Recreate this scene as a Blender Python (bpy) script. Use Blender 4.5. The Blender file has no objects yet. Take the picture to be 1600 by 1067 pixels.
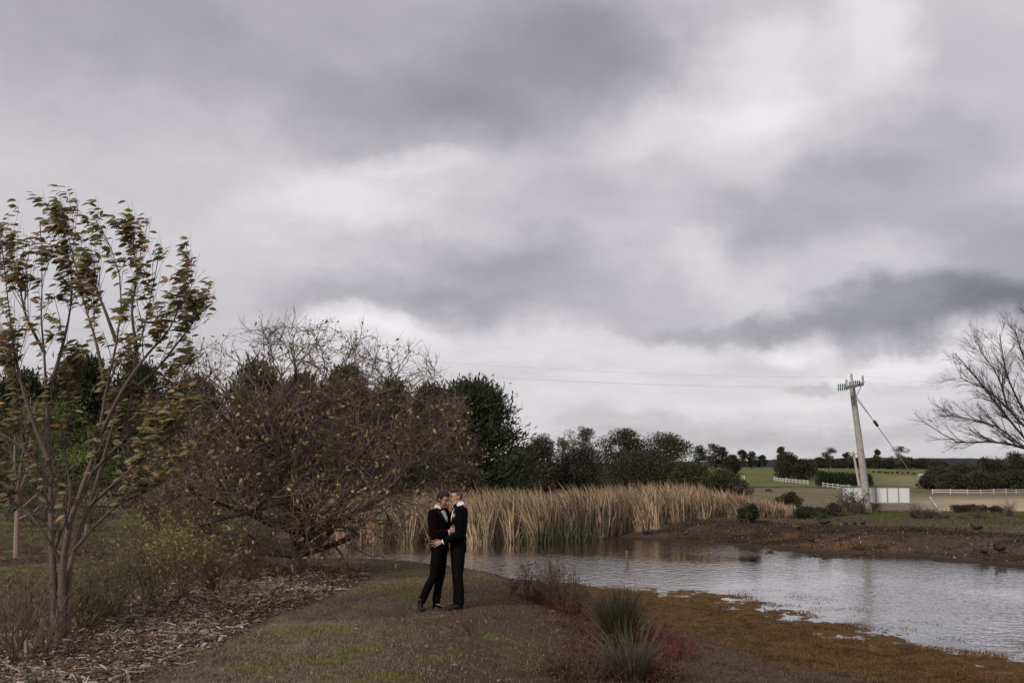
import bpy, math, random
import numpy as np
from mathutils import Vector, Matrix, noise as mnoise
from mathutils.bvhtree import BVHTree

random.seed(7)
rng = np.random.default_rng(7)
SC = bpy.context.scene
COL = SC.collection
R = math.radians

# ------------------------------------------------------------------ camera
FPX, YH, CAMZ = 1556.0, 725.0, 2.2          # focal length in photo pixels, horizon row, eye height
PITCH = math.atan((YH - 533.5) / FPX)
cam = bpy.data.cameras.new("camera")
cam.lens, cam.sensor_width = 35.0, 36.0
cam.clip_start, cam.clip_end = 0.1, 6000
camo = bpy.data.objects.new("camera", cam)
camo.location = (0, 0, CAMZ)
camo.rotation_euler = (R(90) + PITCH, 0, 0)
COL.objects.link(camo)
SC.camera = camo

# ------------------------------------------------------------------ light, exposure
SC.view_settings.view_transform = 'Standard'
SC.view_settings.look = 'None'
SC.view_settings.exposure = 0.85
SC.view_settings.gamma = 1.0
SC.view_settings.use_curve_mapping = False
SUN_AZ, SUN_EL = R(-140), R(33)             # behind the camera's left shoulder
sunv = Vector((math.sin(SUN_AZ) * math.cos(SUN_EL), math.cos(SUN_AZ) * math.cos(SUN_EL), math.sin(SUN_EL)))
sl = bpy.data.lights.new("sun", 'SUN')
sl.energy, sl.angle, sl.color = 1.5, R(10), (1.0, 0.93, 0.84)
so = bpy.data.objects.new("sun", sl)
so.rotation_euler = sunv.to_track_quat('Z', 'Y').to_euler()
COL.objects.link(so)


def ray(px, py):
    u, v = (px - 800) / FPX, (533.5 - py) / FPX
    return np.array([u, math.cos(PITCH) - v * math.sin(PITCH), math.sin(PITCH) + v * math.cos(PITCH)])


def at(px, py, d):
    r = ray(px, py)
    return np.array([0, 0, CAMZ]) + r * (d / r[1])


def G(px, py, z=0.0):
    r = ray(px, py)
    return np.array([0, 0, CAMZ]) + r * ((z - CAMZ) / r[2])


# ------------------------------------------------------------------ sky
def build_world():
    w = bpy.data.worlds.new("World")
    SC.world = w
    w.use_nodes = True
    nt = w.node_tree
    nt.nodes.clear()
    N, L = nt.nodes.new, nt.links.new
    out = N('ShaderNodeOutputWorld')
    bg = N('ShaderNodeBackground')
    bg.inputs['Strength'].default_value = 0.1
    L(bg.outputs[0], out.inputs[0])

    def setin(sock, v):
        if hasattr(v, 'is_linked') or isinstance(v, bpy.types.NodeSocket):
            L(v, sock)
        else:
            sock.default_value = v

    def M(op, a, b=0.0, c=0.0):
        n = N('ShaderNodeMath'); n.operation = op
        setin(n.inputs[0], a); setin(n.inputs[1], b)
        if op in ('MULTIPLY_ADD',):
            setin(n.inputs[2], c)
        return n.outputs[0]

    def V(op, a, b=(0, 0, 0), out=0):
        n = N('ShaderNodeVectorMath'); n.operation = op
        setin(n.inputs[0], a)
        if op == 'SCALE':
            setin(n.inputs['Scale'], b)
        elif op not in ('LENGTH', 'NORMALIZE'):
            setin(n.inputs[1], b)
        return n.outputs['Value'] if op == 'LENGTH' else n.outputs[0]

    def noise(vec, scale, detail, rough, dist=0.0):
        n = N('ShaderNodeTexNoise'); n.noise_dimensions = '3D'
        setin(n.inputs['Vector'], vec)
        n.inputs['Scale'].default_value = scale
        n.inputs['Detail'].default_value = detail
        n.inputs['Roughness'].default_value = rough
        n.inputs['Distortion'].default_value = dist
        return n
    tc = N('ShaderNodeTexCoord')
    d = tc.outputs['Generated']
    sx = N('ShaderNodeSeparateXYZ'); L(d, sx.inputs[0])
    x, y, z = sx.outputs
    az = M('ARCTAN2', x, y)
    el = M('ARCSINE', z)
    # cloud deck seen in perspective
    den = M('ADD', M('MAXIMUM', z, 0.0), 0.16)
    cx = N('ShaderNodeCombineXYZ')
    L(M('DIVIDE', x, den), cx.inputs[0]); L(M('DIVIDE', y, den), cx.inputs[1])
    deck = cx.outputs[0]
    cae = N('ShaderNodeCombineXYZ'); L(az, cae.inputs[0]); L(el, cae.inputs[1])
    # warp so that the masses get ragged edges
    w1 = noise(cae.outputs[0], 3.8, 9.0, 0.58)
    wv = V('SCALE', V('SUBTRACT', w1.outputs['Color'], (0.5, 0.5, 0.5)), 0.28)
    wv = V('MULTIPLY', wv, (1.0, 0.7, 0.0))
    p = V('ADD', cae.outputs[0], wv)
    f1 = noise(deck, 1.5, 9.0, 0.64, 0.3)
    f2 = noise(deck, 4.2, 8.0, 0.62, 0.2)
    lum = M('MULTIPLY_ADD', M('SUBTRACT', f1.outputs[0], 0.5), 0.11, 0.705)
    lum = M('MULTIPLY_ADD', M('SUBTRACT', f2.outputs[0], 0.5), 0.075, lum)
    # broad masses: photo px, py, rx, ry, amount
    for bx, by, rx, ry, a in BLOBS:
        r = ray(bx, by)
        a0, e0 = math.atan2(r[0], r[1]), math.atan2(r[2], math.hypot(r[0], r[1]))
        q = V('MULTIPLY', V('SUBTRACT', p, (a0, e0, 0)), (FPX / rx, FPX / ry, 0))
        ln = V('LENGTH', q)
        mr = N('ShaderNodeMapRange'); mr.interpolation_type = 'SMOOTHSTEP'
        L(ln, mr.inputs[0])
        mr.inputs[1].default_value, mr.inputs[2].default_value = 0.3, 1.2
        mr.inputs[3].default_value, mr.inputs[4].default_value = a * 0.9, 0.0
        lum = M('ADD', lum, mr.outputs[0])
    lum = M('MINIMUM', M('MAXIMUM', lum, 0.42), 0.88)
    lin = M('MULTIPLY', M('POWER', lum, 2.2), 0.70)
    ramp = N('ShaderNodeValToRGB')
    ramp.color_ramp.elements[0].position, ramp.color_ramp.elements[0].color = 0.40, (0.985, 0.955, 1.075, 1)
    ramp.color_ramp.elements[1].position, ramp.color_ramp.elements[1].color = 0.80, (1.025, 0.98, 1.01, 1)
    L(lum, ramp.inputs[0])
    cl = V('SCALE', V('SCALE', ramp.outputs[0], lin), 10.0)
    sky = N('ShaderNodeTexSky'); sky.sky_type = 'NISHITA'; sky.sun_disc = False
    sky.sun_elevation, sky.sun_rotation = SUN_EL, SUN_AZ
    mx = N('ShaderNodeMix'); mx.data_type = 'RGBA'
    mx.inputs['Factor'].default_value = 0.97
    L(sky.outputs[0], mx.inputs['A']); L(cl, mx.inputs['B'])
    L(mx.outputs['Result'], bg.inputs['Color'])


BLOBS = [
    (520, 60, 560, 190, -0.09), (850, 110, 260, 150, -0.10), (620, 200, 330, 90, -0.06), (960, 40, 140, 90, -0.06), (80, 60, 300, 150, -0.07),
    (1330, 50, 110, 140, 0.10), (1140, 120, 120, 90, 0.10), (1060, 210, 190, 60, 0.07), (1230, 230, 140, 90, 0.06), (1540, 100, 130, 130, -0.03),
    (520, 335, 160, 65, 0.10), (650, 285, 110, 30, 0.07), (380, 400, 150, 50, 0.03), (170, 330, 240, 110, 0.01),
    (790, 420, 210, 65, -0.12), (600, 470, 170, 36, -0.07), (900, 320, 150, 50, -0.05), (1000, 470, 120, 36, -0.04),
    (1300, 335, 220, 70, -0.10), (1420, 240, 190, 70, -0.08), (1090, 400, 80, 36, 0.055), (1190, 440, 90, 30, 0.03),
    (1460, 488, 290, 48, -0.20), (1590, 395, 170, 100, -0.12), (1590, 505, 170, 40, -0.08), (1120, 495, 150, 26, -0.10), (760, 470, 240, 26, -0.04),
    (800, 535, 420, 38, 0.08), (1230, 530, 90, 34, 0.13), (1450, 570, 230, 26, 0.11), (590, 510, 110, 26, 0.08), (520, 580, 220, 60, 0.05),
    (1000, 610, 420, 60, 0.07), (1330, 640, 300, 40, 0.04), (1250, 596, 60, 12, -0.07), (1250, 692, 500, 22, -0.04), (1000, 660, 200, 20, -0.03),
]
build_world()


# ------------------------------------------------------------------ numpy helpers
def vnoise(x, y, seed=0):
    xi, yi = np.floor(x).astype(np.int64), np.floor(y).astype(np.int64)
    xf, yf = x - xi, y - yi

    def h(a, b):
        n = (a * 374761393 + b * 668265263 + seed * 1442695041) & 0xFFFFFFFF
        n = ((n ^ (n >> 13)) * 1274126177) & 0xFFFFFFFF
        n = ((n ^ (n >> 16)) * 2246822519) & 0xFFFFFFFF
        return ((n ^ (n >> 15)) & 0xFFFF) / 65535.0
    sx, sy = xf * xf * (3 - 2 * xf), yf * yf * (3 - 2 * yf)
    a = h(xi, yi) * (1 - sx) + h(xi + 1, yi) * sx
    b = h(xi, yi + 1) * (1 - sx) + h(xi + 1, yi + 1) * sx
    return a * (1 - sy) + b * sy


def fbm(x, y, oct=4, seed=0):
    s, a, t = 0.0, 1.0, 0.0
    for k in range(oct):
        s = s + a * vnoise(x * 2 ** k + 17.3 * k, y * 2 ** k - 9.1 * k, seed + k)
        t += a; a *= 0.5
    return s / t


def sstep(a, b, x):
    t = np.clip((x - a) / (b - a), 0, 1)
    return t * t * (3 - 2 * t)


def sdf(poly, x, y):
    """signed distance to a polygon: negative inside"""
    poly = np.asarray(poly)[:, :2]
    best = np.full(x.shape, 1e9)
    inside = np.zeros(x.shape, bool)
    n = len(poly)
    for i in range(n):
        ax, ay = poly[i]; bx, by = poly[(i + 1) % n]
        dx, dy = bx - ax, by - ay
        t = np.clip(((x - ax) * dx + (y - ay) * dy) / (dx * dx + dy * dy + 1e-12), 0, 1)
        best = np.minimum(best, np.hypot(x - ax - t * dx, y - ay - t * dy))
        c = ((ay > y) != (by > y)) & (x < (bx - ax) * (y - ay) / (by - ay + 1e-12) + ax)
        inside ^= c
    return np.where(inside, -best, best)


def norm(v):
    return v / (np.linalg.norm(v, axis=-1, keepdims=True) + 1e-12)


ORG = {}


def np_mesh(name, verts, faces, col=None, smooth=False):
    """faces: list of int arrays (n,3) / (n,4)"""
    me = bpy.data.meshes.new(name)
    verts = np.asarray(verts, np.float32)
    if not isinstance(faces, (list, tuple)):
        faces = [faces]
    faces = [np.asarray(f, np.int32) for f in faces if len(f)]
    me.vertices.add(len(verts)); me.vertices.foreach_set('co', verts.ravel())
    loops = np.concatenate([f.ravel() for f in faces])
    tot = np.concatenate([np.full(len(f), f.shape[1], np.int32) for f in faces])
    st = np.concatenate([[0], np.cumsum(tot)[:-1]]).astype(np.int32)
    me.loops.add(len(loops)); me.loops.foreach_set('vertex_index', loops)
    me.polygons.add(len(tot)); me.polygons.foreach_set('loop_start', st)
    me.polygons.foreach_set('loop_total', tot)
    me.polygons.foreach_set('use_smooth', np.full(len(tot), bool(smooth)))
    if col is not None:
        a = me.color_attributes.new('tint', 'FLOAT_COLOR', 'POINT')
        c = np.ones((len(verts), 4), np.float32); c[:, :3] = col
        a.data.foreach_set('color', c.ravel())
    me.update(calc_edges=True)
    return me


class Acc:
    def __init__(s):
        s.v, s.f3, s.f4, s.c, s.n = [], [], [], [], 0

    def add(s, v, f, col=None):
        v = np.asarray(v, float).reshape(-1, 3)
        f = np.asarray(f, np.int64)
        if len(v) == 0:
            return
        (s.f3 if f.shape[1] == 3 else s.f4).append(f + s.n)
        s.v.append(v); s.n += len(v)
        c = np.ones((len(v), 3)) * 0.5
        if col is not None:
            c[:] = col
        s.c.append(c)

    def addm(s, v, f3, f4, col=None):
        v = np.asarray(v, float)
        if len(f3): s.f3.append(np.asarray(f3, np.int64) + s.n)
        if len(f4): s.f4.append(np.asarray(f4, np.int64) + s.n)
        s.v.append(v); s.n += len(v)
        c = np.ones((len(v), 3)) * 0.5
        if col is not None: c[:] = col
        s.c.append(c)

    def arr(s):
        return np.concatenate(s.v), [np.concatenate(x) for x in (s.f3, s.f4) if x], np.concatenate(s.c)


def org(o):
    return ORG.get(o.name, np.zeros(3))


def link(name, me, mat, parent=None, o3=None, kind=None):
    o = bpy.data.objects.new(name, me)
    COL.objects.link(o)
    if mat is not None and me is not None and len(me.materials) == 0:
        me.materials.append(mat)
    if parent is not None:
        o.parent = parent
        ORG[o.name] = org(parent)
    if kind:
        o['kind'] = kind
    return o


def build(acc, name, mat, parent=None, base=None, kind=None, smooth=False):
    """world-space accumulators to one object; its origin is the parent's (or base)"""
    v, f, c = acc.arr()
    b = org(parent) if parent is not None else (np.zeros(3) if base is None else np.asarray(base, float))
    o = link(name, np_mesh(name, v - b, f, c, smooth), mat, parent, kind=kind)
    if parent is None:
        o.location = b
        ORG[o.name] = b
    return o


def thing(name, label, cat, loc, group=None):
    o = bpy.data.objects.new(name, None)
    COL.objects.link(o)
    o.empty_display_size = 0.2
    o.location = tuple(loc)
    ORG[o.name] = np.asarray(loc, float)
    tag(o, label, cat, group)
    return o


def tag(o, label, cat, group=None):
    o['label'] = label; o['category'] = cat
    if group:
        o['group'] = group
    return o


def copy_tree(o, parent=None):
    c = o.copy(); COL.objects.link(c); c.parent = parent
    for ch in list(o.children):
        copy_tree(ch, c)
    return c


def frame(T):
    T = norm(np.asarray(T, float))
    ref = np.where(np.abs(T[..., 2:3]) < 0.9, np.array([0, 0, 1.0]), np.array([1.0, 0, 0]))
    U = norm(np.cross(T, ref)); V = np.cross(T, U)
    return U, V


def tubes(P, Rd, sides=4):
    """P (n,K,3), Rd (n,K) -> verts, quads"""
    n, K, _ = P.shape
    T = np.empty_like(P)
    T[:, 1:-1] = P[:, 2:] - P[:, :-2]; T[:, 0] = P[:, 1] - P[:, 0]; T[:, -1] = P[:, -1] - P[:, -2]
    U, V = frame(T)
    a = np.arange(sides) * 2 * np.pi / sides
    ring = U[:, :, None] * np.cos(a)[None, None, :, None] + V[:, :, None] * np.sin(a)[None, None, :, None]
    vs = P[:, :, None] + ring * Rd[:, :, None, None]
    idx = np.arange(n * K * sides).reshape(n, K, sides)
    q = np.stack([idx[:, :-1], np.roll(idx[:, :-1], -1, 2), np.roll(idx[:, 1:], -1, 2), idx[:, 1:]], -1)
    return vs.reshape(-1, 3), q.reshape(-1, 4)


def add_tubes(acc, P, Rd, sides=4, col=None, jit=0.0):
    v, f = tubes(P, Rd, sides)
    if col is not None:
        n = len(P)
        c = np.repeat(np.asarray(col, float)[None] * (1 + rng.uniform(-jit, jit, (n, 1))), P.shape[1] * sides, 0)
        acc.add(v, f, c)
    else:
        acc.add(v, f)


def resample(pts, K):
    pts = np.asarray(pts, float)
    # smooth the polyline by Catmull-Rom
    p = np.vstack([2 * pts[0] - pts[1], pts, 2 * pts[-1] - pts[-2]])
    t = np.linspace(0, len(pts) - 1 - 1e-6, K)
    i = t.astype(int); w = (t - i)[:, None]
    p0, p1, p2, p3 = p[i], p[i + 1], p[i + 2], p[i + 3]
    return 0.5 * (2 * p1 + (p2 - p0) * w + (2 * p0 - 5 * p1 + 4 * p2 - p3) * w ** 2 + (3 * p1 - p0 - 3 * p2 + p3) * w ** 3)


def spawn(P, Rd, nc, t0, t1, ln, ang, K=5, lift=0.0, wander=0.2, rr=0.6, tip=0.35, bias=(0, 0, 0), rmin=0.002):
    n, K0, _ = P.shape
    idx = np.repeat(np.arange(n), nc); m = len(idx)
    tt = rng.uniform(t0, t1, m)
    f = tt * (K0 - 1); i = np.minimum(f.astype(int), K0 - 2); w = (f - i)
    b = P[idx, i] * (1 - w[:, None]) + P[idx, i + 1] * w[:, None]
    rb = Rd[idx, i] * (1 - w) + Rd[idx, i + 1] * w
    T = norm(P[idx, i + 1] - P[idx, i])
    U, V = frame(T)
    phi = rng.uniform(0, 2 * np.pi, m)[:, None]
    a = (ang * rng.uniform(0.6, 1.3, m))[:, None]
    D = np.cos(a) * T + np.sin(a) * (np.cos(phi) * U + np.sin(phi) * V)
    D = norm(D + np.array([0, 0, lift]) + np.asarray(bias))
    seg = (ln * rng.uniform(0.5, 1.25, m) * (1.1 - 0.5 * tt) / (K - 1))[:, None]
    C = np.empty((m, K, 3)); C[:, 0] = b
    for k in range(1, K):
        D = norm(D + rng.normal(0, wander, (m, 3)) + np.array([0, 0, lift * 0.4]))
        C[:, k] = C[:, k - 1] + D * seg
    RC = np.maximum(rb * rr, rmin)[:, None] * np.linspace(1, tip, K)[None]
    return C, RC


def leaf_cards(P, D, N, L, W, fold=0.25, droop=0.0):
    """two-triangle folded leaves: P base, D direction, N up normal"""
    D = norm(D); S = norm(np.cross(D, N)); N = norm(np.cross(S, D))
    L = np.broadcast_to(np.asarray(L, float), (len(P),))[:, None]; W = np.broadcast_to(np.asarray(W, float), (len(P),))[:, None]
    tip = P + D * L - N * droop * L
    mid = P + D * L * 0.45
    l = mid + S * W * 0.5 + N * fold * W; r = mid - S * W * 0.5 + N * fold * W
    v = np.stack([P, l, tip, r], 1).reshape(-1, 3)
    b = np.arange(len(P))[:, None] * 4
    f = np.concatenate([b + np.array([[0, 1, 2]]), b + np.array([[0, 2, 3]])])
    return v, f


def blades(P, D, L, W, bend=0.3):
    """tapering blade: 5 verts, D growth direction"""
    D = norm(D)
    n = len(P)
    phi = rng.uniform(0, np.pi, n)[:, None]
    S = np.concatenate([np.cos(phi), np.sin(phi), np.zeros((n, 1))], 1)
    L = np.broadcast_to(np.asarray(L, float), (n,))[:, None]; W = np.broadcast_to(np.asarray(W, float), (n,))[:, None]
    bd = np.concatenate([rng.normal(0, 1, (n, 2)), np.full((n, 1), -0.4)], 1) * bend
    m = P + D * L * 0.55
    t = P + D * L + bd * L * 0.6
    v = np.stack([P - S * W / 2, P + S * W / 2, m - S * W * 0.4, m + S * W * 0.4, t], 1).reshape(-1, 3)
    b = np.arange(n)[:, None] * 5
    return v, np.concatenate([b + np.array([[0, 1, 3]]), b + np.array([[0, 3, 2]]), b + np.array([[2, 3, 4]])])


def rdir(n, up=0.0):
    d = rng.normal(0, 1, (n, 3)); d = norm(d); d[:, 2] += up
    return norm(d)


# ------------------------------------------------------------------ materials
def mat(name, color=(0.5, 0.5, 0.5), rough=0.8, tint=False, nscale=0, namp=0.25, bump=0.0, bscale=40.0, spec=0.3, sheen=0.0,
        trans=0.0, metal=0.0, sat=0.0):
    m = bpy.data.materials.new(name)
    m.use_nodes = True
    nt = m.node_tree
    b = nt.nodes['Principled BSDF']
    b.inputs['Roughness'].default_value = rough
    b.inputs['Specular IOR Level'].default_value = spec
    b.inputs['Metallic'].default_value = metal
    if sheen:
        b.inputs['Sheen Weight'].default_value = sheen
    N, L = nt.nodes.new, nt.links.new
    src = None
    if tint:
        a = N('ShaderNodeAttribute'); a.attribute_name = 'tint'
        src = a.outputs['Color']
    else:
        b.inputs['Base Color'].default_value = (*color, 1)
        c = N('ShaderNodeRGB'); c.outputs[0].default_value = (*color, 1)
        src = c.outputs[0]
    if nscale:
        tc = N('ShaderNodeTexCoord')
        n = N('ShaderNodeTexNoise'); n.inputs['Scale'].default_value = nscale
        n.inputs['Detail'].default_value = 6; n.inputs['Roughness'].default_value = 0.65
        L(tc.outputs['Object'], n.inputs['Vector'])
        mr = N('ShaderNodeMapRange')
        mr.inputs[1].default_value, mr.inputs[2].default_value = 0.25, 0.75
        mr.inputs[3].default_value, mr.inputs[4].default_value = 1 - namp, 1 + namp
        L(n.outputs[0], mr.inputs[0])
        vm = N('ShaderNodeVectorMath'); vm.operation = 'SCALE'
        L(src, vm.inputs[0]); L(mr.outputs[0], vm.inputs['Scale'])
        src = vm.outputs[0]
    L(src, b.inputs['Base Color'])
    if bump:
        tc = N('ShaderNodeTexCoord')
        n = N('ShaderNodeTexNoise'); n.inputs['Scale'].default_value = bscale
        n.inputs['Detail'].default_value = 6
        L(tc.outputs['Object'], n.inputs['Vector'])
        bp = N('ShaderNodeBump'); bp.inputs['Strength'].default_value = bump
        bp.inputs['Distance'].default_value = 0.05
        L(n.outputs[0], bp.inputs['Height']); L(bp.outputs[0], b.inputs['Normal'])
    if trans:
        tr = N('ShaderNodeBsdfTranslucent'); L(src, tr.inputs['Color'])
        mx = N('ShaderNodeMixShader'); mx.inputs[0].default_value = trans
        L(b.outputs[0], mx.inputs[1]); L(tr.outputs[0], mx.inputs[2])
        L(mx.outputs[0], nt.nodes['Material Output'].inputs['Surface'])
    return m


M_GROUND = mat('ground soil and turf', tint=True, rough=0.95, nscale=9, namp=0.35, bump=0.5, bscale=14, spec=0.1)
M_BLADE = mat('grass blades', tint=True, rough=0.8, spec=0.15, trans=0.2)
M_REED = mat('dry reed', tint=True, rough=0.75, spec=0.2, trans=0.25)
M_FOL = mat('foliage', tint=True, rough=0.7, spec=0.25, trans=0.15)
M_LEAF = mat('autumn leaf', tint=True, rough=0.55, spec=0.35, trans=0.42)
M_BARK = mat('bark', tint=True, rough=0.9, nscale=30, namp=0.35, bump=0.4, bscale=60, spec=0.2)
M_TWIG = mat('twig bark', tint=True, rough=0.85, spec=0.2)
M_CHIP = mat('bark mulch', tint=True, rough=0.85, spec=0.15)
M_WHITE = mat('white fence paint', (0.55, 0.53, 0.50), 0.7, nscale=6, namp=0.3)

# ------------------------------------------------------------------ terrain
W = -0.55                                   # water level
def GP(l, z): return np.array([G(a, b, z) for a, b in l])

POND = GP([(400, 868), (470, 884), (560, 888), (620, 893), (680, 899), (760, 906), (830, 915), (900, 926), (1010, 930), (1045, 938),
           (1075, 936), (1110, 944), (1150, 960), (1200, 972), (1260, 990), (1340, 1012), (1440, 1035), (1600, 1062), (2000, 1120),
           (2700, 1000), (2300, 925), (1900, 905), (1700, 893), (1600, 885), (1500, 876), (1400, 868), (1300, 864), (1220, 857),
           (1130, 850), (1060, 845), (1000, 842), (850, 836), (700, 834), (540, 836), (430, 846)], W)
FLAT = GP([(880, 922), (1000, 922), (1300, 985), (1600, 1050), (2100, 1110), (2200, 1500), (1500, 1500), (1040, 1200), (1020, 1080),
           (1000, 1010), (960, 960)], W + 0.05)
MULCH = GP([(-300, 1200), (60, 1150), (210, 1072), (330, 1015), (420, 968), (520, 930), (582, 906), (560, 893), (470, 884), (380, 884),
            (300, 900), (225, 935), (150, 955), (60, 975), (-60, 985), (-400, 1000)], 0)
MULCH2 = GP([(-200, 876), (0, 872), (120, 868), (240, 866), (235, 874), (120, 880), (0, 884), (-200, 890)], 0)
DIRT = GP([(640, 1250), (610, 1060), (640, 980), (690, 930), (760, 905), (860, 925), (900, 980), (905, 1060), (900, 1250)], 0)
MOSS = [(625, 918, 45, 18), (655, 893, 40, 8), (828, 1006, 46, 22), (818, 998, 30, 14), (836, 1014, 36, 16), (845, 1022, 30, 12), (690, 1030, 42, 9), (640, 1048, 30, 8), (405, 1043, 34, 9),
        (455, 990, 40, 7), (520, 985, 50, 6), (560, 1010, 40, 6), (640, 935, 30, 5), (590, 1060, 60, 8), (760, 990, 20, 5), (500, 1030, 40, 5)]
MOSSG = [(G(a, b)[:2], c / FPX * G(a, b)[1], abs(G(a, b - d)[1] - G(a, b + d)[1]) / 2) for a, b, c, d in MOSS]

D_T = np.array([0, 44, 50, 60, 80, 110, 150, 180, 210, 250, 300, 350, 420, 600, 4000.])
Z_L = np.array([0, 0, -.05, -.3, -.8, -1.3, -1.6, -1.5, -1.1, 0., .7, 1.0, 0.5, -3, -20])
Z_R = np.array([0, 0, -.1, -.6, -1.4, -2.2, -2.7, -2.65, -2.2, -1.4, -.6, 0.6, 0.5, -3, -20])


def terrain(x, y):
    x = np.asarray(x, float); y = np.asarray(y, float)
    d = np.maximum(y, 0.01)
    px = 800 + x / d * FPX
    wr = sstep(1230, 1480, px)
    far = np.interp(y, D_T, Z_L) * (1 - wr) + np.interp(y, D_T, Z_R) * wr
    dp, df = sdf(POND, x, y), sdf(FLAT, x, y)
    du = np.minimum(dp, df)
    n1 = fbm(x * 0.5, y * 0.5, 4, 3) - 0.5
    n2 = fbm(x * 2.2, y * 2.2, 4, 11) - 0.5
    rise_w = np.where(y > 24, 4.5, 2.4)
    lo = W + 0.03 + 0.06 * sstep(0.0, 3.0, dp) + 0.09 * n2 * sstep(2.5, 0.2, np.abs(dp) - 0.2) + 0.04 * n1
    bankz = sstep(0.0, 1.0, du / rise_w)
    hi = far + 0.10 * n1 * np.clip(d / 30, 0.4, 3) + 0.04 * n2
    z = lo * (1 - bankz) + hi * bankz
    # a step half way up the far bank
    z = z + np.where((y > 26) & (du > 0), 0.10 * (sstep(1.6, 2.2, du + n1) - sstep(2.2, 4.0, du)), 0)
    shelf = W + 0.02 - 0.045 * sstep(0, 2.2, -dp) * np.where(y < 24, 1, 3) + 0.10 * n2 * sstep(2.2, 0.2, -dp)
    deep = -0.7 * sstep(1.6, 5.0, -dp)
    z = np.where(dp < 0, np.where(du < 0, shelf + deep, z), z)
    mul = sdf(MULCH, x, y)
    z = z + 0.07 * sstep(0.1, -0.6, mul)
    return z


def zt(x, y):
    return float(terrain(np.array([x]), np.array([y]))[0])


def gpt(px, py):
    """point of the ground seen at a photo pixel (marches along the ray)"""
    z = 0.0
    p = G(px, py, z)
    for _ in range(25):
        z = 0.5 * z + 0.5 * zt(p[0], p[1]); p = G(px, py, z)
    return np.array([p[0], p[1], zt(p[0], p[1])])


def gat(px, d):
    x = (px - 800) / FPX * d
    return np.array([x, d, zt(x, d)])


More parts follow.
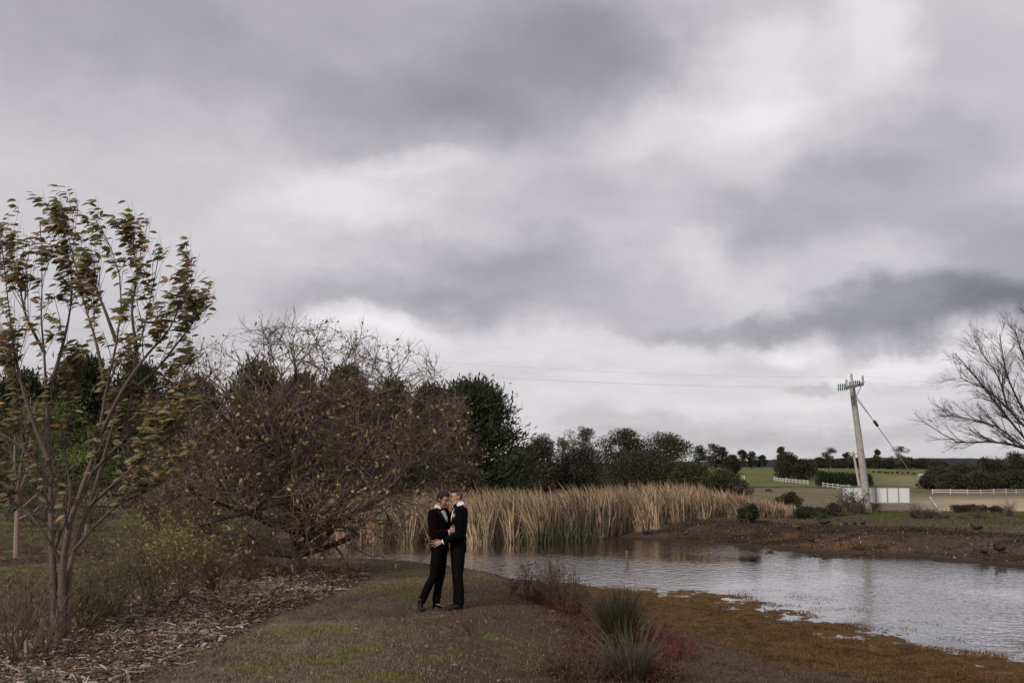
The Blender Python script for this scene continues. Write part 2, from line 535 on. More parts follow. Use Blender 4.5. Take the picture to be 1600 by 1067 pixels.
def ground_tint(x, y):
    d = np.maximum(y, 0.01); px = 800 + x / d * FPX
    n1, n2 = fbm(x * 0.7, y * 0.7, 4, 21), fbm(x * 3, y * 3, 4, 31)
    n3 = fbm(x * 0.12, y * 0.12, 4, 41)
    dp, df, mu, mu2 = sdf(POND, x, y), sdf(FLAT, x, y), sdf(MULCH, x, y), sdf(MULCH2, x, y)
    du = np.minimum(dp, df)

    def mix(c, k, w):
        w = np.clip(w, 0, 1)[:, None]
        return c * (1 - w) + np.asarray(k) * w
    c = np.tile(np.array([0.138, 0.110, 0.080]), (len(x), 1))
    c = mix(c, (0.080, 0.074, 0.030), sstep(0.5, 0.68, n1) * 0.5)
    c = mix(c, (0.060, 0.042, 0.030), sstep(0.42, 0.6, n2) * 0.45)
    dirt = sstep(0.9, -0.7, sdf(DIRT, x, y) + (n2 - 0.5) * 2.5)
    c = mix(c, (0.066, 0.041, 0.027), dirt * 0.9)
    for (mx, my), rx, ry in MOSSG:
        q = np.hypot((x - mx) / rx, (y - my) / max(ry, 0.3)) * .75 + (n2 - 0.5) * 2.6
        c = mix(c, (0.088, 0.092, 0.024), sstep(1.15, 0.2, q) * 0.7)
    # lawn on the left, behind the beds
    lawn = sstep(0.3, 0.8, mu) * sstep(-1.5, -4.5, x) * sstep(14, 16, y) * (px < 420)
    c = mix(c, (0.070, 0.082, 0.026), lawn * (0.5 + 0.5 * sstep(0.35, 0.6, n1)))
    # bank and flats
    bank = sstep(2.6, 0.6, du) * (y < 24) * (px > 700)
    c = mix(c, (0.070, 0.042, 0.030), bank)
    flat = sstep(0.6, -0.3, df + (n2 - 0.5))
    c = mix(c, (0.105, 0.060, 0.026), flat * sstep(2.9, 1.0, dp + (n1 - .5) * 3))
    c = mix(c, (0.085, 0.055, 0.042), flat * sstep(1.4, 3.6, dp + (n1 - .5) * 3))
    fb = sstep(5.2, 4.0, du + (n1 - .5) * 1.5) * (y > 24) * (px > 640)
    c = mix(c, (0.066, 0.047, 0.036), fb)
    c = mix(c, (0.110, 0.060, 0.028), fb * sstep(0.40, 0.62, n1) * (px > 1150) * sstep(2.4, 1.2, dp) * sstep(0.5, .9, dp))
    c = mix(c, (0.032, 0.024, 0.017), fb * sstep(0.48, 0.62, fbm(x * .8, y * 2.5, 3, 77)) * 0.8)
    c = mix(c, (0.038, 0.026, 0.018), sstep(0.55, 0.05, dp) * (y > 24) * (dp > 0))
    c = mix(c, (0.030, 0.022, 0.014), (dp < 0) * 1.0)
    c = mix(c, (0.090, 0.050, 0.018), (dp < 0) * (dp > -2.6) * (y < 24) * 1.0)
    # far side
    strip = sstep(4.0, 5.0, du + (n1 - .5) * 1.5) * (y > 24) * (px > 900)
    c = mix(c, (0.098, 0.088, 0.048), strip)
    c = mix(c, (0.082, 0.096, 0.028), strip * sstep(42.0, 43.5, y + (n1 - .5) * 2) * (y < 50) * (px > 1180))
    c = mix(c, (0.065, 0.040, 0.028), strip * sstep(43, 43.6, y) * sstep(45.2, 44.4, y) * (px < 1330) * (px > 1180))
    c = mix(c, (0.19, 0.18, 0.17), sstep(48.0, 48.4, y) * sstep(50.2, 49.6, y) * (px > 1250))
    fld = sstep(50, 55, y)
    c = mix(c, (0.125, 0.105, 0.060), fld)
    c = mix(c, (0.310, 0.245, 0.165), fld * sstep(1370, 1500, px) * sstep(170, 120, y))
    c = mix(c, (0.110, 0.116, 0.042), fld * sstep(165, 185, y + (n3 - .5) * 30))
    c = mix(c, (0.180, 0.160, 0.090), fld * sstep(1340, 1420, px) * sstep(185, 215, y) * sstep(275, 250, y))
    c = mix(c, (0.050, 0.040, 0.030), sstep(158, 164, y) * sstep(176, 170, y) * (px < 1300) * sstep(.3, .5, n3 + .1))
    mm = np.maximum(sstep(0.12, -0.1, mu + (n2 - .5) * .4), sstep(0.1, -0.1, mu2 + (n2 - .5) * .3))
    c = mix(c, (0.060, 0.042, 0.032), mm)
    c = c * (0.72 + 0.56 * fbm(x * .22, y * .22, 4, 61))[:, None]
    c = c * np.where(y > 46, 0.7 + 0.6 * fbm(x * .06, y * .03, 5, 62), 1)[:, None]
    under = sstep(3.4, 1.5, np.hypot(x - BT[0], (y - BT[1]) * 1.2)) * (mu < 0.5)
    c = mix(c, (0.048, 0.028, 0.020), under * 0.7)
    return c


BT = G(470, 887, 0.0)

ang = np.concatenate([np.linspace(-180, -42, 40, endpoint=False), np.linspace(-42, 42, 760), np.linspace(42, 180, 40, endpoint=False)[1:]])
rad = np.concatenate([np.linspace(0.5, 8, 12, endpoint=False), np.geomspace(8, 48, 420, endpoint=False), np.geomspace(48, 420, 150, endpoint=False),
                      np.geomspace(420, 4500, 14)])
A, RR = np.meshgrid(np.radians(ang), rad, indexing='ij')
gx, gy = (np.sin(A) * RR).ravel(), (np.cos(A) * RR).ravel()
gz = terrain(gx, gy)
# rough micro relief where the mat of weed and the clods are
dp_ = sdf(POND, gx, gy); df_ = sdf(FLAT, gx, gy)
gz += (fbm(gx * 7, gy * 7, 3, 91) - 0.5) * 0.05 * sstep(60, 20, gy) * np.where(gy > 8, 1, 0)
na, nr = len(ang), len(rad)
I = np.arange(na * nr).reshape(na, nr)
J = np.roll(I, -1, 0)
quads = np.stack([I[:, :-1], I[:, 1:], J[:, 1:], J[:, :-1]], -1).reshape(-1, 4)
cen = len(gx)
gx2 = np.append(gx, 0); gy2 = np.append(gy, 0); gz2 = np.append(gz, 0)
tris = np.stack([I[:, 0], J[:, 0], np.full(na, cen)], -1)
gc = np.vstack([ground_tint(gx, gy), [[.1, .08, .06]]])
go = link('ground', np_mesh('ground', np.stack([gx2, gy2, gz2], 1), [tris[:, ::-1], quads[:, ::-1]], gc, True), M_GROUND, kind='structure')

# water -----------------------------------------------------------------
def water_mat():
    m = bpy.data.materials.new('pond water'); m.use_nodes = True
    nt = m.node_tree; N, L = nt.nodes.new, nt.links.new
    b = nt.nodes['Principled BSDF']
    b.inputs['Base Color'].default_value = (0.022, 0.016, 0.011, 1)
    b.inputs['Roughness'].default_value = 0.03
    b.inputs['IOR'].default_value = 1.75
    b.inputs['Specular IOR Level'].default_value = 0.5
    tc = N('ShaderNodeTexCoord')
    mp = N('ShaderNodeMapping'); mp.inputs['Scale'].default_value = (1.0, 1.0, 1.0)
    mp.inputs['Rotation'].default_value = (0, 0, R(20))
    L(tc.outputs['Object'], mp.inputs[0])
    n1 = N('ShaderNodeTexNoise'); n1.inputs['Scale'].default_value = 4.2; n1.inputs['Detail'].default_value = 3
    n2 = N('ShaderNodeTexNoise'); n2.inputs['Scale'].default_value = 9; n2.inputs['Detail'].default_value = 3
    L(mp.outputs[0], n1.inputs['Vector']); L(mp.outputs[0], n2.inputs['Vector'])
    # wind patches: calm near the banks, ruffled in the open
    n3 = N('ShaderNodeTexNoise'); n3.inputs['Scale'].default_value = 0.16; n3.inputs['Detail'].default_value = 3
    L(tc.outputs['Object'], n3.inputs['Vector'])
    mr = N('ShaderNodeMapRange'); mr.inputs[1].default_value, mr.inputs[2].default_value = 0.36, 0.62
    mr.inputs[3].default_value, mr.inputs[4].default_value = 0.03, 0.38
    L(n3.outputs[0], mr.inputs[0])
    ad = N('ShaderNodeMath'); ad.operation = 'MULTIPLY_ADD'; ad.inputs[1].default_value = 0.4
    L(n2.outputs[0], ad.inputs[0]); L(n1.outputs[0], ad.inputs[2])
    # a gust ruffles the water beyond the bank at the left end
    ds = N('ShaderNodeVectorMath'); ds.operation = 'DISTANCE'; ds.inputs[1].default_value = (-1.5, 25.5, W)
    L(tc.outputs['Object'], ds.inputs[0])
    gu = N('ShaderNodeMapRange'); gu.interpolation_type = 'SMOOTHSTEP'
    gu.inputs[1].default_value, gu.inputs[2].default_value = 3.0, 8.0
    gu.inputs[3].default_value, gu.inputs[4].default_value = 0.75, 0.0
    L(ds.outputs['Value'], gu.inputs[0])
    sm = N('ShaderNodeMath'); sm.operation = 'ADD'; L(mr.outputs[0], sm.inputs[0]); L(gu.outputs[0], sm.inputs[1])
    bp = N('ShaderNodeBump'); bp.inputs['Distance'].default_value = 0.05
    L(sm.outputs[0], bp.inputs['Strength']); L(ad.outputs[0], bp.inputs['Height'])
    L(bp.outputs[0], b.inputs['Normal'])
    gl = N('ShaderNodeBsdfGlossy'); gl.inputs['Roughness'].default_value = 0.03; gl.inputs['Color'].default_value = (.95, .95, .95, 1)
    L(bp.outputs[0], gl.inputs['Normal'])
    mx = N('ShaderNodeMixShader'); mx.inputs[0].default_value = 0.5
    L(b.outputs[0], mx.inputs[1]); L(gl.outputs[0], mx.inputs[2]); L(mx.outputs[0], nt.nodes['Material Output'].inputs['Surface'])
    return m


wx0, wx1, wy0, wy1 = POND[:, 0].min() - 1, POND[:, 0].max() + 1, POND[:, 1].min() - 1, POND[:, 1].max() + 1
wo = link('pond_water', np_mesh('pond_water', [(wx0, wy0, W), (wx1, wy0, W), (wx1, wy1, W), (wx0, wy1, W)], np.array([[0, 1, 2, 3]])), water_mat(), kind='structure')

# far ridge ---------------------------------------------------------------
def ridge():
    acc = Acc()
    xs = np.linspace(-1500, 1900, 260)
    for k, (yy, zz) in enumerate([(1500, -25), (1560, 0.0), (1640, 1.0), (1800, .7), (2000, -40)]):
        pass
    prof = 3 + 12 * fbm(xs * 0.004, xs * 0 + 3, 5, 5) * sstep(100, 700, xs) + 2.2 * fbm(xs * 0.08, xs * 0, 2, 8)
    rows = [np.stack([xs, 1500 + 0 * xs, -25 + 0 * xs], 1), np.stack([xs, 1560 + 20 * np.sin(xs * .01), prof * 0.7], 1),
            np.stack([xs, 1660 + 0 * xs, prof], 1), np.stack([xs, 1900 + 0 * xs, -30 + 0 * xs], 1)]
    v = np.concatenate(rows); n = len(xs)
    i = np.arange(n - 1)
    f = np.concatenate([np.stack([k * n + i, k * n + i + 1, (k + 1) * n + i + 1, (k + 1) * n + i], -1) for k in range(3)])
    acc.add(v, f, (0.026, 0.033, 0.040))  # forest colour with the blue of distance haze painted in
    build(acc, 'hills', mat('forested hills haze tinted', tint=True, rough=0.95, nscale=0.05, namp=0.3, bump=0.0, spec=0.1), kind='structure')


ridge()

# ------------------------------------------------------------------ vegetation makers
def foliage_cloud(C, rad3, n, size, asp=0.5, up=0.2, shell=0.5, flat=0.0):
    """n leaf-sprays through an ellipsoid, denser towards its skin, facing outwards"""
    d = rdir(n)
    r = (shell + (1 - shell) * rng.random(n) ** 0.5)[:, None]
    P = C + d * np.asarray(rad3) * r
    D = norm(d * 0.8 + rng.normal(0, 0.6, (n, 3)) + np.array([0, 0, up]))
    L = size * rng.uniform(0.6, 1.3, n)
    return leaf_cards(P, D, rdir(n, 0.6), L, L * asp, 0.2)


def clump_tint(P, base, var, seed, sc):
    """colour that varies clump by clump and leaf by leaf"""
    n = fbm(P[:, 0] * sc + P[:, 2] * sc * .7, P[:, 1] * sc + P[:, 2] * sc * 1.3, 3, seed)
    k = (0.55 + 0.9 * n)[:, None] * (1 + rng.uniform(-var, var, (len(P), 1)))
    return np.clip(np.asarray(base) * k, 0.004, 1)


def trunk_limbs(base, h, r0, nl, spread, lean=(0, 0), K=7, col=(.1, .08, .065), tilt=0.9):
    top = base + np.array([lean[0], lean[1], h])
    P = resample([base - np.array([0, 0, .2]), base * .6 + top * .4 + np.array([rng.normal(0, .04 * h), 0, 0]), top], K)[None]
    Rd = np.linspace(r0, r0 * .35, K)[None]
    L1, R1 = spawn(P, Rd, nl, .3, 1.0, spread, tilt, 6, .15, .15, .6, .3)
    return P, Rd, L1, R1


def conifer(px, pytop, wpx, d, label, seed, n=1500, col=(0.036, 0.042, 0.022), name='cypress_tree', grp='dark cypress trees in the row behind the pond', w0=0.9):
    b = gat(px, d)
    H = (at(px, pytop, d)[2] - b[2]) * .93
    wr = wpx / FPX * d / 2 * .88
    t = thing(name, label, 'tree', b, grp)
    a = Acc()
    P = np.array([[b + [0, 0, -.2], b + [0.1, 0, H * .5], b + [0, 0, H * .93]]])
    add_tubes(a, P, np.array([[.035 * H, .024 * H, .006 * H]]), 7, (.075, .058, .045))
    build(a, 'trunk', M_BARK, t, smooth=True)
    # boughs: layered, rising at the tip, each one carrying sprays
    nb = 130
    hh = rng.random(nb) ** 0.8
    az = rng.uniform(0, 2 * np.pi, nb)
    prof = np.clip(np.interp(hh, [0, .12, .45, .75, .92, 1], [w0, 1.0, .92, .66, .36, .10]), .05, 1) * (0.8 + .35 * fbm(az * 1.3, hh * 5, 3, seed))
    st = b + np.stack([0 * hh, 0 * hh, H * (.06 + .88 * hh)], 1)
    en = st + np.stack([np.cos(az) * wr * prof, np.sin(az) * wr * prof, H * (.02 + .10 * hh)], 1)
    md = (st + en) / 2 - [0, 0, .02 * H]
    BP = np.stack([st, md, en], 1)
    a = Acc(); add_tubes(a, BP, np.outer(np.ones(nb), [.012 * H, .007 * H, .002 * H]), 4, (.06, .047, .036), .2)
    build(a, 'branches', M_TWIG, t, kind='stuff')
    m = n * 20
    i = rng.integers(0, nb, m); w = 0.25 + .8 * rng.random(m) ** .7; w = w[:, None]
    Q = np.where(w < .5, st[i] + (md[i] - st[i]) * w * 2, md[i] + (en[i] - md[i]) * (w * 2 - 1))
    thick = (.10 * wr + .10)
    Q = Q + rng.normal(0, 1, (m, 3)) * thick * np.array([1.2, 1.2, .8])
    out = norm(en[i] - st[i])
    D = norm(out * .7 + rng.normal(0, .45, (m, 3)) + [0, 0, .55])
    L = .042 * H * rng.uniform(.5, 1.5, m)
    v, f = leaf_cards(Q, D, rdir(m, .5), L, L * .28, .15)
    c = np.repeat(clump_tint(Q, col, .3, seed, 1.2), 4, 0)
    a = Acc(); a.add(v, f, c)
    build(a, 'foliage', M_FOL, t, kind='stuff')
    return t


def clump_tree(px, pytop, wpx, d, label, seed, name='gum_tree', cat='tree', col=(.045, .05, .025), nclump=26, nleaf=170, low=.35, gap=.75, size=None,
               bark=(.13, .11, .095), grp=None, base=None, asp=.35, up=-.1, trunk_r=None, fill=0.0):
    """broadleaf: trunk, limbs and separate leaf clumps that leave gaps"""
    b = gat(px, d) if base is None else np.asarray(base, float)
    H = at(px, pytop, d)[2] - b[2]
    wr = wpx / FPX * d / 2
    t = thing(name, label, cat, b, grp)
    ph = rng.uniform(0, 2 * np.pi, nclump)
    hz = low + (1 - low) * rng.random(nclump) ** .8
    k = (hz - low) / (1 - low)
    prof = np.sqrt(np.clip(1 - (2 * k - .85) ** 2 * .75, .08, 1))
    rr_ = np.sqrt(rng.random(nclump)) * prof
    cs = .20 * wr + .05 * H
    C = b + np.stack([np.cos(ph) * rr_ * (wr - cs * .6), np.sin(ph) * rr_ * (wr - cs * .6), hz * (H - cs * .55)], 1)
    r0 = trunk_r or max(.05, .022 * H)
    a = Acc()
    tp = b + np.array([rng.normal(0, .06 * H), 0, H * (low + .25)])
    TP = resample([b - [0, 0, .2], (b + tp) / 2 + [rng.normal(0, .04 * H), 0, 0], tp], 7)
    add_tubes(a, TP[None], np.linspace(r0, r0 * .5, 7)[None], 7, bark)
    build(a, 'trunk', M_BARK, t, smooth=True)
    a = Acc()
    s = TP[np.clip((2 + 4.9 * rng.random(nclump)).astype(int), 2, 6)]
    BP = np.stack([s, s * .5 + C * .5 + [0, 0, -.03 * H], C], 1)
    add_tubes(a, BP, np.outer(np.ones(nclump), [r0 * .4, r0 * .25, r0 * .08]), 4, bark, .2)
    build(a, 'branches', M_TWIG, t, kind='stuff')
    a = Acc()
    sz = size or max(.09 * cs + .03, .05)
    for j in range(nclump):
        rad3 = cs * rng.uniform(.6, 1.15) * np.array([1.25, 1.25, .72]) * gap
        v, f = foliage_cloud(C[j], rad3, nleaf, sz, asp, up, .15)
        P = v[::4]
        a.add(v, f, np.repeat(clump_tint(P, np.asarray(col) * rng.uniform(.55, 1.6), .35, seed + j, 1.0 / max(cs, .1)), 4, 0))
    if fill:
        n = int(nclump * nleaf * fill)
        v, f = foliage_cloud(b + [0, 0, H * (low + .45 * (1 - low))], np.array([wr * .8, wr * .8, H * (1 - low) * .45]), n, sz, asp, up, .0)
        a.add(v, f, np.repeat(clump_tint(v[::4], np.asarray(col) * .8, .35, seed, .8 / max(cs, .1)), 4, 0))
    build(a, 'crown', M_FOL, t, kind='stuff')
    return t


def bare_shrub(b, h, w, label, seed, ns=14, tw=5, tw2=0, col=(.12, .075, .055), name='bare_shrub', cat='shrub', nleaf=0, lcol=(.1, .1, .03), lsize=.05, r0=.008,
               lean=(-.08, 0, 0), grp=None, wander=.2, upright=1.0):
    b = np.asarray(b, float)
    t = thing(name, label, cat, b, grp)
    d = norm(np.stack([rng.normal(0, w / h, ns), rng.normal(0, w / h, ns), np.full(ns, upright)], 1) + np.asarray(lean))
    K = 6
    P = np.empty((ns, K, 3)); P[:, 0] = b + np.stack([rng.normal(0, w * .10, ns), rng.normal(0, w * .10, ns), np.full(ns, -.04)], 1)
    L = h * rng.uniform(.55, 1.05, ns)[:, None] / (K - 1)
    for k in range(1, K):
        d = norm(d + rng.normal(0, wander, (ns, 3)) + np.asarray(lean) * .3)
        P[:, k] = P[:, k - 1] + d * L
    Rd = np.outer(rng.uniform(.6, 1.2, ns), np.linspace(r0, r0 * .4, K))
    C, RC = spawn(P, Rd, tw, .25, 1, h * .4, .7, 4, .18, .15, .6, .4, np.asarray(lean) * .5, rmin=r0 * .25)
    a = Acc(); add_tubes(a, P, Rd, 4, col, .35)
    add_tubes(a, C, RC, 3, np.asarray(col) * 1.1, .35)
    E, RE = C, RC
    if tw2:
        E, RE = spawn(C, RC, tw2, .2, 1, h * .22, .7, 3, .15, .15, .7, .5, np.asarray(lean) * .5, rmin=r0 * .22)
        add_tubes(a, E, RE, 3, np.asarray(col) * 1.1, .35)
    build(a, 'stems', M_TWIG, t, kind='stuff')
    if nleaf:
        i = rng.integers(0, len(E), nleaf); k = rng.integers(1, E.shape[1], nleaf)
        Q = E[i, k] + rng.normal(0, .01, (nleaf, 3))
        s = lsize * rng.uniform(.6, 1.3, nleaf)
        v, f = leaf_cards(Q, rdir(nleaf) + [-.4, 0, -.2], rdir(nleaf, .4), s, s * .5)
        a = Acc(); a.add(v, f, np.repeat(clump_tint(Q, lcol, .5, seed, 6), 4, 0))
        build(a, 'leaves', M_LEAF, t, kind='stuff')
    return t


# ------------------------------------------------------------------ row of cypresses behind the pond
for k, (px, py, w, d, lab) in enumerate([
        (30, 585, 130, 58, 'dark cypress at the far left, seen through the wind-blown tree'),
        (125, 558, 130, 60, 'dark cypress right behind the stems of the wind-blown tree'),
        (215, 572, 120, 59, 'dark cypress between the wind-blown tree and the bare spreading tree'),
        (300, 592, 120, 61, 'dark cypress behind the left end of the bare spreading tree'),
        (395, 568, 120, 62, 'dark cypress topping the left half of the bare spreading tree'),
        (470, 590, 110, 60, 'dark cypress straight behind the middle of the bare spreading tree'),
        (540, 580, 110, 61, 'dark cypress topping the right half of the bare spreading tree'),
        (612, 598, 100, 60, 'dark cypress above the right shoulder of the bare spreading tree'),
        (672, 606, 90, 59, 'dark cypress left of the big rounded cypress by the couple'),
        (738, 606, 195, 57, 'big rounded dark cypress, rightmost of its row, above the couple')]):
    conifer(px, py, w, d, lab, 100 + k * 7, 1900 if k == 9 else 1000)
# lower dark fill of the row
for k, (px, py, w, d, lab) in enumerate([
        (60, 690, 180, 55, 'low dark hedge shrub at the far left below the cypresses'),
        (250, 690, 180, 55, 'low dark hedge shrub behind the left of the bare tree'),
        (560, 690, 200, 55, 'low dark hedge shrub behind the right of the bare tree'),
        (700, 715, 140, 53, 'low dark hedge shrub behind the reeds by the couple')]):
    clump_tree(px, py, w, d, lab, 200 + k, 'hedge_shrub', 'shrub', (.032, .034, .02), 26, 240, .05, 1.1, .16, grp='dark hedge under the cypresses', fill=.3)
clump_tree(85, 622, 230, 42, 'pale yellow-green leafy tree behind the wind-blown tree', 300, 'leafy_tree', 'tree', (.105, .125, .030), 46, 300, .15, .95, .11, asp=.3)
clump_tree(20, 700, 120, 40, 'dull olive leafy bush below the pale green tree', 301, 'leafy_bush', 'shrub', (.07, .075, .03), 20, 250, .05, 1.0, .1)

for k, (px, py, w, d, lab) in enumerate([
        (150, 748, 130, 33, 'brown leafless-looking thicket behind the trunks of the wind-blown tree'), (250, 742, 130, 31, 'brown thicket left of the bare spreading tree'),
        (345, 748, 120, 30, 'dark brown thicket right behind the left limbs of the bare tree'), (430, 762, 100, 31, 'dark thicket right behind the trunk of the bare tree'),
        (60, 770, 110, 36, 'low brown thicket beside the slim bare sapling')]):
    clump_tree(px, py, w, d, lab, 330 + k, 'thicket', 'shrub', (.070, .056, .036), 26, 150, .03, 1.15, .07, grp='brown thickets behind the left bed', fill=.3, asp=.3)

# woods right of the cypresses
clump_tree(838, 684, 110, 78, 'dull brown bushy tree right of the big rounded cypress', 310, 'brown_tree', 'tree', (.050, .040, .030), 40, 300, .03, 1.1, .2, fill=.7)
clump_tree(905, 690, 100, 80, 'dull brown bushy tree below the two slim gums', 311, 'brown_tree', 'tree', (.048, .042, .030), 40, 300, .03, 1.1, .2, fill=.7)
clump_tree(850, 674, 36, 86, 'small gum top poking out left of the slim gums', 312, 'gum_tree', 'tree', (.05, .052, .03), 12, 120, .55, .7, .16)
clump_tree(885, 668, 44, 84, 'slim gum tree, left one of the pair above the brown trees', 313, 'gum_tree', 'tree', (.06, .065, .036), 16, 120, .5, .7, .16)
clump_tree(915, 661, 50, 83, 'slim gum tree, taller one of the pair above the brown trees', 314, 'gum_tree', 'tree', (.062, .066, .038), 20, 130, .4, .75, .16)
clump_tree(972, 665, 95, 70, 'gum tree with a flat broken crown behind the middle of the reeds', 315, 'gum_tree', 'tree', (.042, .046, .022), 34, 300, .25, .95, .17, fill=.25)
clump_tree(1035, 668, 115, 72, 'broad gum tree with rounded clumps, rightmost behind the reeds', 316, 'gum_tree', 'tree', (.043, .047, .022), 44, 300, .15, .95, .17, fill=.4)
clump_tree(1000, 700, 170, 67, 'dense dark understorey bush below the gums behind the reeds', 317, 'dense_bush', 'shrub', (.042, .044, .022), 40, 300, .03, 1.15, .16, fill=.7)
clump_tree(1080, 722, 90, 64, 'green bush behind the right part of the reeds', 318, 'dense_bush', 'shrub', (.050, .050, .020), 26, 300, .03, 1.15, .15, fill=.6)
clump_tree(1128, 732, 80, 62, 'olive bush at the right end behind the reeds', 319, 'dense_bush', 'shrub', (.052, .049, .020), 24, 300, .03, 1.15, .15, fill=.6)
clump_tree(1155, 752, 40, 60, 'small brown bush at the right foot of the olive bush', 320, 'dense_bush', 'shrub', (.06, .045, .03), 12, 200, .03, 1.1, .13)

# hill trees
HT = [(1092, 696, 22, 240, 'tall gum at the left end of the hilltop', 0), (1112, 692, 36, 250, 'open-crowned gum on the hilltop above the white fence', 0),
      (1126, 698, 24, 252, 'slim gum beside the open-crowned hilltop gum', 0), (1142, 711, 30, 245, 'round dark bush behind the hilltop fence', 1),
      (1158, 703, 20, 300, 'left gum of the small clump on the skyline', 0), (1172, 705, 22, 302, 'middle gum of the small clump on the skyline', 0),
      (1188, 711, 20, 304, 'right gum of the small clump on the skyline', 0),
      (1228, 708, 52, 215, 'big dark rounded tree over the middle white fence', 1), (1218, 697, 16, 235, 'gum top sticking out above the big rounded tree', 0),
      (1254, 716, 42, 212, 'dark rounded tree at the right end of the middle fence', 1),
      (1295, 699, 30, 330, 'tall gum on the skyline left of the power pole', 0), (1320, 706, 22, 335, 'low gum on the skyline just left of the power pole', 0),
      (1280, 714, 34, 340, 'dull bush on the skyline between the trees left of the pole', 1), (1308, 718, 40, 345, 'dull bush in the far tree line left of the pole', 1),
      (1335, 716, 30, 345, 'bush in the far tree line behind the power pole', 1), (1362, 715, 34, 345, 'bush in the far tree line right of the power pole', 1),
      (1367, 700, 12, 350, 'thin sparse gum on the skyline right of the pole', 0), (1385, 716, 34, 342, 'bush under the sparse skyline gum', 1),
      (1404, 696, 34, 330, 'spreading gum on the skyline right of the pole', 0), (1412, 714, 36, 345, 'bush under the spreading skyline gum', 1),
      (1436, 716, 34, 345, 'bush at the right end of the far tree line', 1), (1460, 718, 40, 300, 'rounded tree left of the right-hand wood', 1),
      (1465, 728, 60, 215, 'dark tree at the left edge of the right-hand wood', 1), (1447, 740, 36, 190, 'low spreading dark tree at the left tip of the right-hand wood', 1),
      (1500, 722, 70, 205, 'dark tree in the middle of the right-hand wood', 1), (1545, 714, 70, 215, 'tall dark tree in the right-hand wood', 1),
      (1585, 704, 60, 225, 'tallest dark tree at the right edge of the photo', 1), (1482, 738, 60, 185, 'front bush of the right-hand wood behind the fence, left', 1),
      (1530, 736, 70, 185, 'front bush of the right-hand wood behind the fence, middle', 1), (1578, 732, 70, 185, 'front bush of the right-hand wood behind the fence, right', 1)]
for k, (px, py, w, d, lab, kd) in enumerate(HT):
    if kd == 0:
        clump_tree(px, py, w, d, lab, 400 + k, 'gum_tree', 'tree', (.040, .042, .026), 24, 110, .18, .85, .42)
    else:
        clump_tree(px, py, w, d, lab, 400 + k, 'round_tree' if w > 40 else 'bush', 'tree' if w > 40 else 'bush', (.042, .040, .024), 24, 150, .04, 1.15, .45, fill=.8)
# clipped hedge on the hill
hb = gat(1312, 178)
hd = thing('hedge', 'long clipped dark green hedge on the hill behind the power pole', 'hedge', hb)
a = Acc(); a2 = Acc()
for px in np.arange(1274, 1358, 4.0):
    b = gat(px, 178); H = at(px, 736 + (px - 1274) * .06, 178)[2] - b[2]
    add_tubes(a2, np.array([[b - [0, 0, .2], b + [0, 0, H * .8]]]), np.array([[.09, .05]]), 5, (.08, .06, .05))
    v, f = foliage_cloud(b + [0, 0, H * .48], np.array([.42, .8, H * .52]), 420, .4, .3, .5, .3)
    a.add(v, f, np.repeat(clump_tint(v[::4], np.array([.030, .045, .018]) * rng.uniform(.8, 1.2), .3, 5, .7), 4, 0))
build(a, 'hedge_foliage', M_FOL, hd, kind='stuff'); build(a2, 'hedge_stems', M_BARK, hd, kind='stuff')
# young trees in the far paddock
for k in range(9):
    px = 1362 + k * 7.4 + random.uniform(-2, 2)
    b = gat(px, 285)
    clump_tree(px, 737.5 + random.uniform(-1, 1.5), 6, 285, ['first', 'second', 'third', 'fourth', 'fifth', 'sixth', 'seventh', 'eighth', 'last'][k] + ' young tree from the left in the row across the far paddock',
               500 + k, 'young_tree', 'tree', (.04, .045, .02), 5, 40, .2, 1.0, .35, grp='young trees in the far paddock')

# bushes of the far bank
clump_tree(1232, 768, 34, 44, 'tall dark evergreen bush left of the power pole', 601, 'evergreen_bush', 'bush', (.045, .042, .024), 22, 200, .03, 1.1, .09, fill=.3)
clump_tree(1214, 775, 34, 44.5, 'green bush left of the tall dark bush at the reed end', 602, 'evergreen_bush', 'bush', (.055, .062, .020), 14, 200, .03, 1.1, .08, fill=.3)
clump_tree(1260, 790, 60, 41, 'low spreading dark bush in front of the tall dark bush', 603, 'evergreen_bush', 'bush', (.042, .045, .022), 24, 200, .02, 1.1, .08, fill=.3)
clump_tree(1296, 785, 40, 43, 'dull brown low bush left of the white panel screen', 604, 'brown_bush', 'bush', (.055, .042, .03), 14, 200, .02, 1.1, .07, fill=.3)
clump_tree(1163, 781, 36, 38.5, 'dark green bush standing in the front of the reeds', 605, 'evergreen_bush', 'bush', (.042, .045, .024), 16, 220, .05, 1.0, .08, fill=.2)
clump_tree(1498, 787, 46, 47, 'round dark bush right of the leaning white stick', 606, 'evergreen_bush', 'bush', (.044, .038, .022), 14, 200, .02, 1.1, .08, fill=.3)
clump_tree(1519, 789, 36, 47.3, 'dark bush touching the round dark bush on its right', 607, 'evergreen_bush', 'bush', (.044, .038, .022), 12, 200, .02, 1.1, .08, fill=.3)
clump_tree(1548, 791, 28, 47, 'small dark bush second from the right edge on the far lawn', 608, 'evergreen_bush', 'bush', (.05, .04, .028), 10, 200, .02, 1.1, .08, fill=.3)
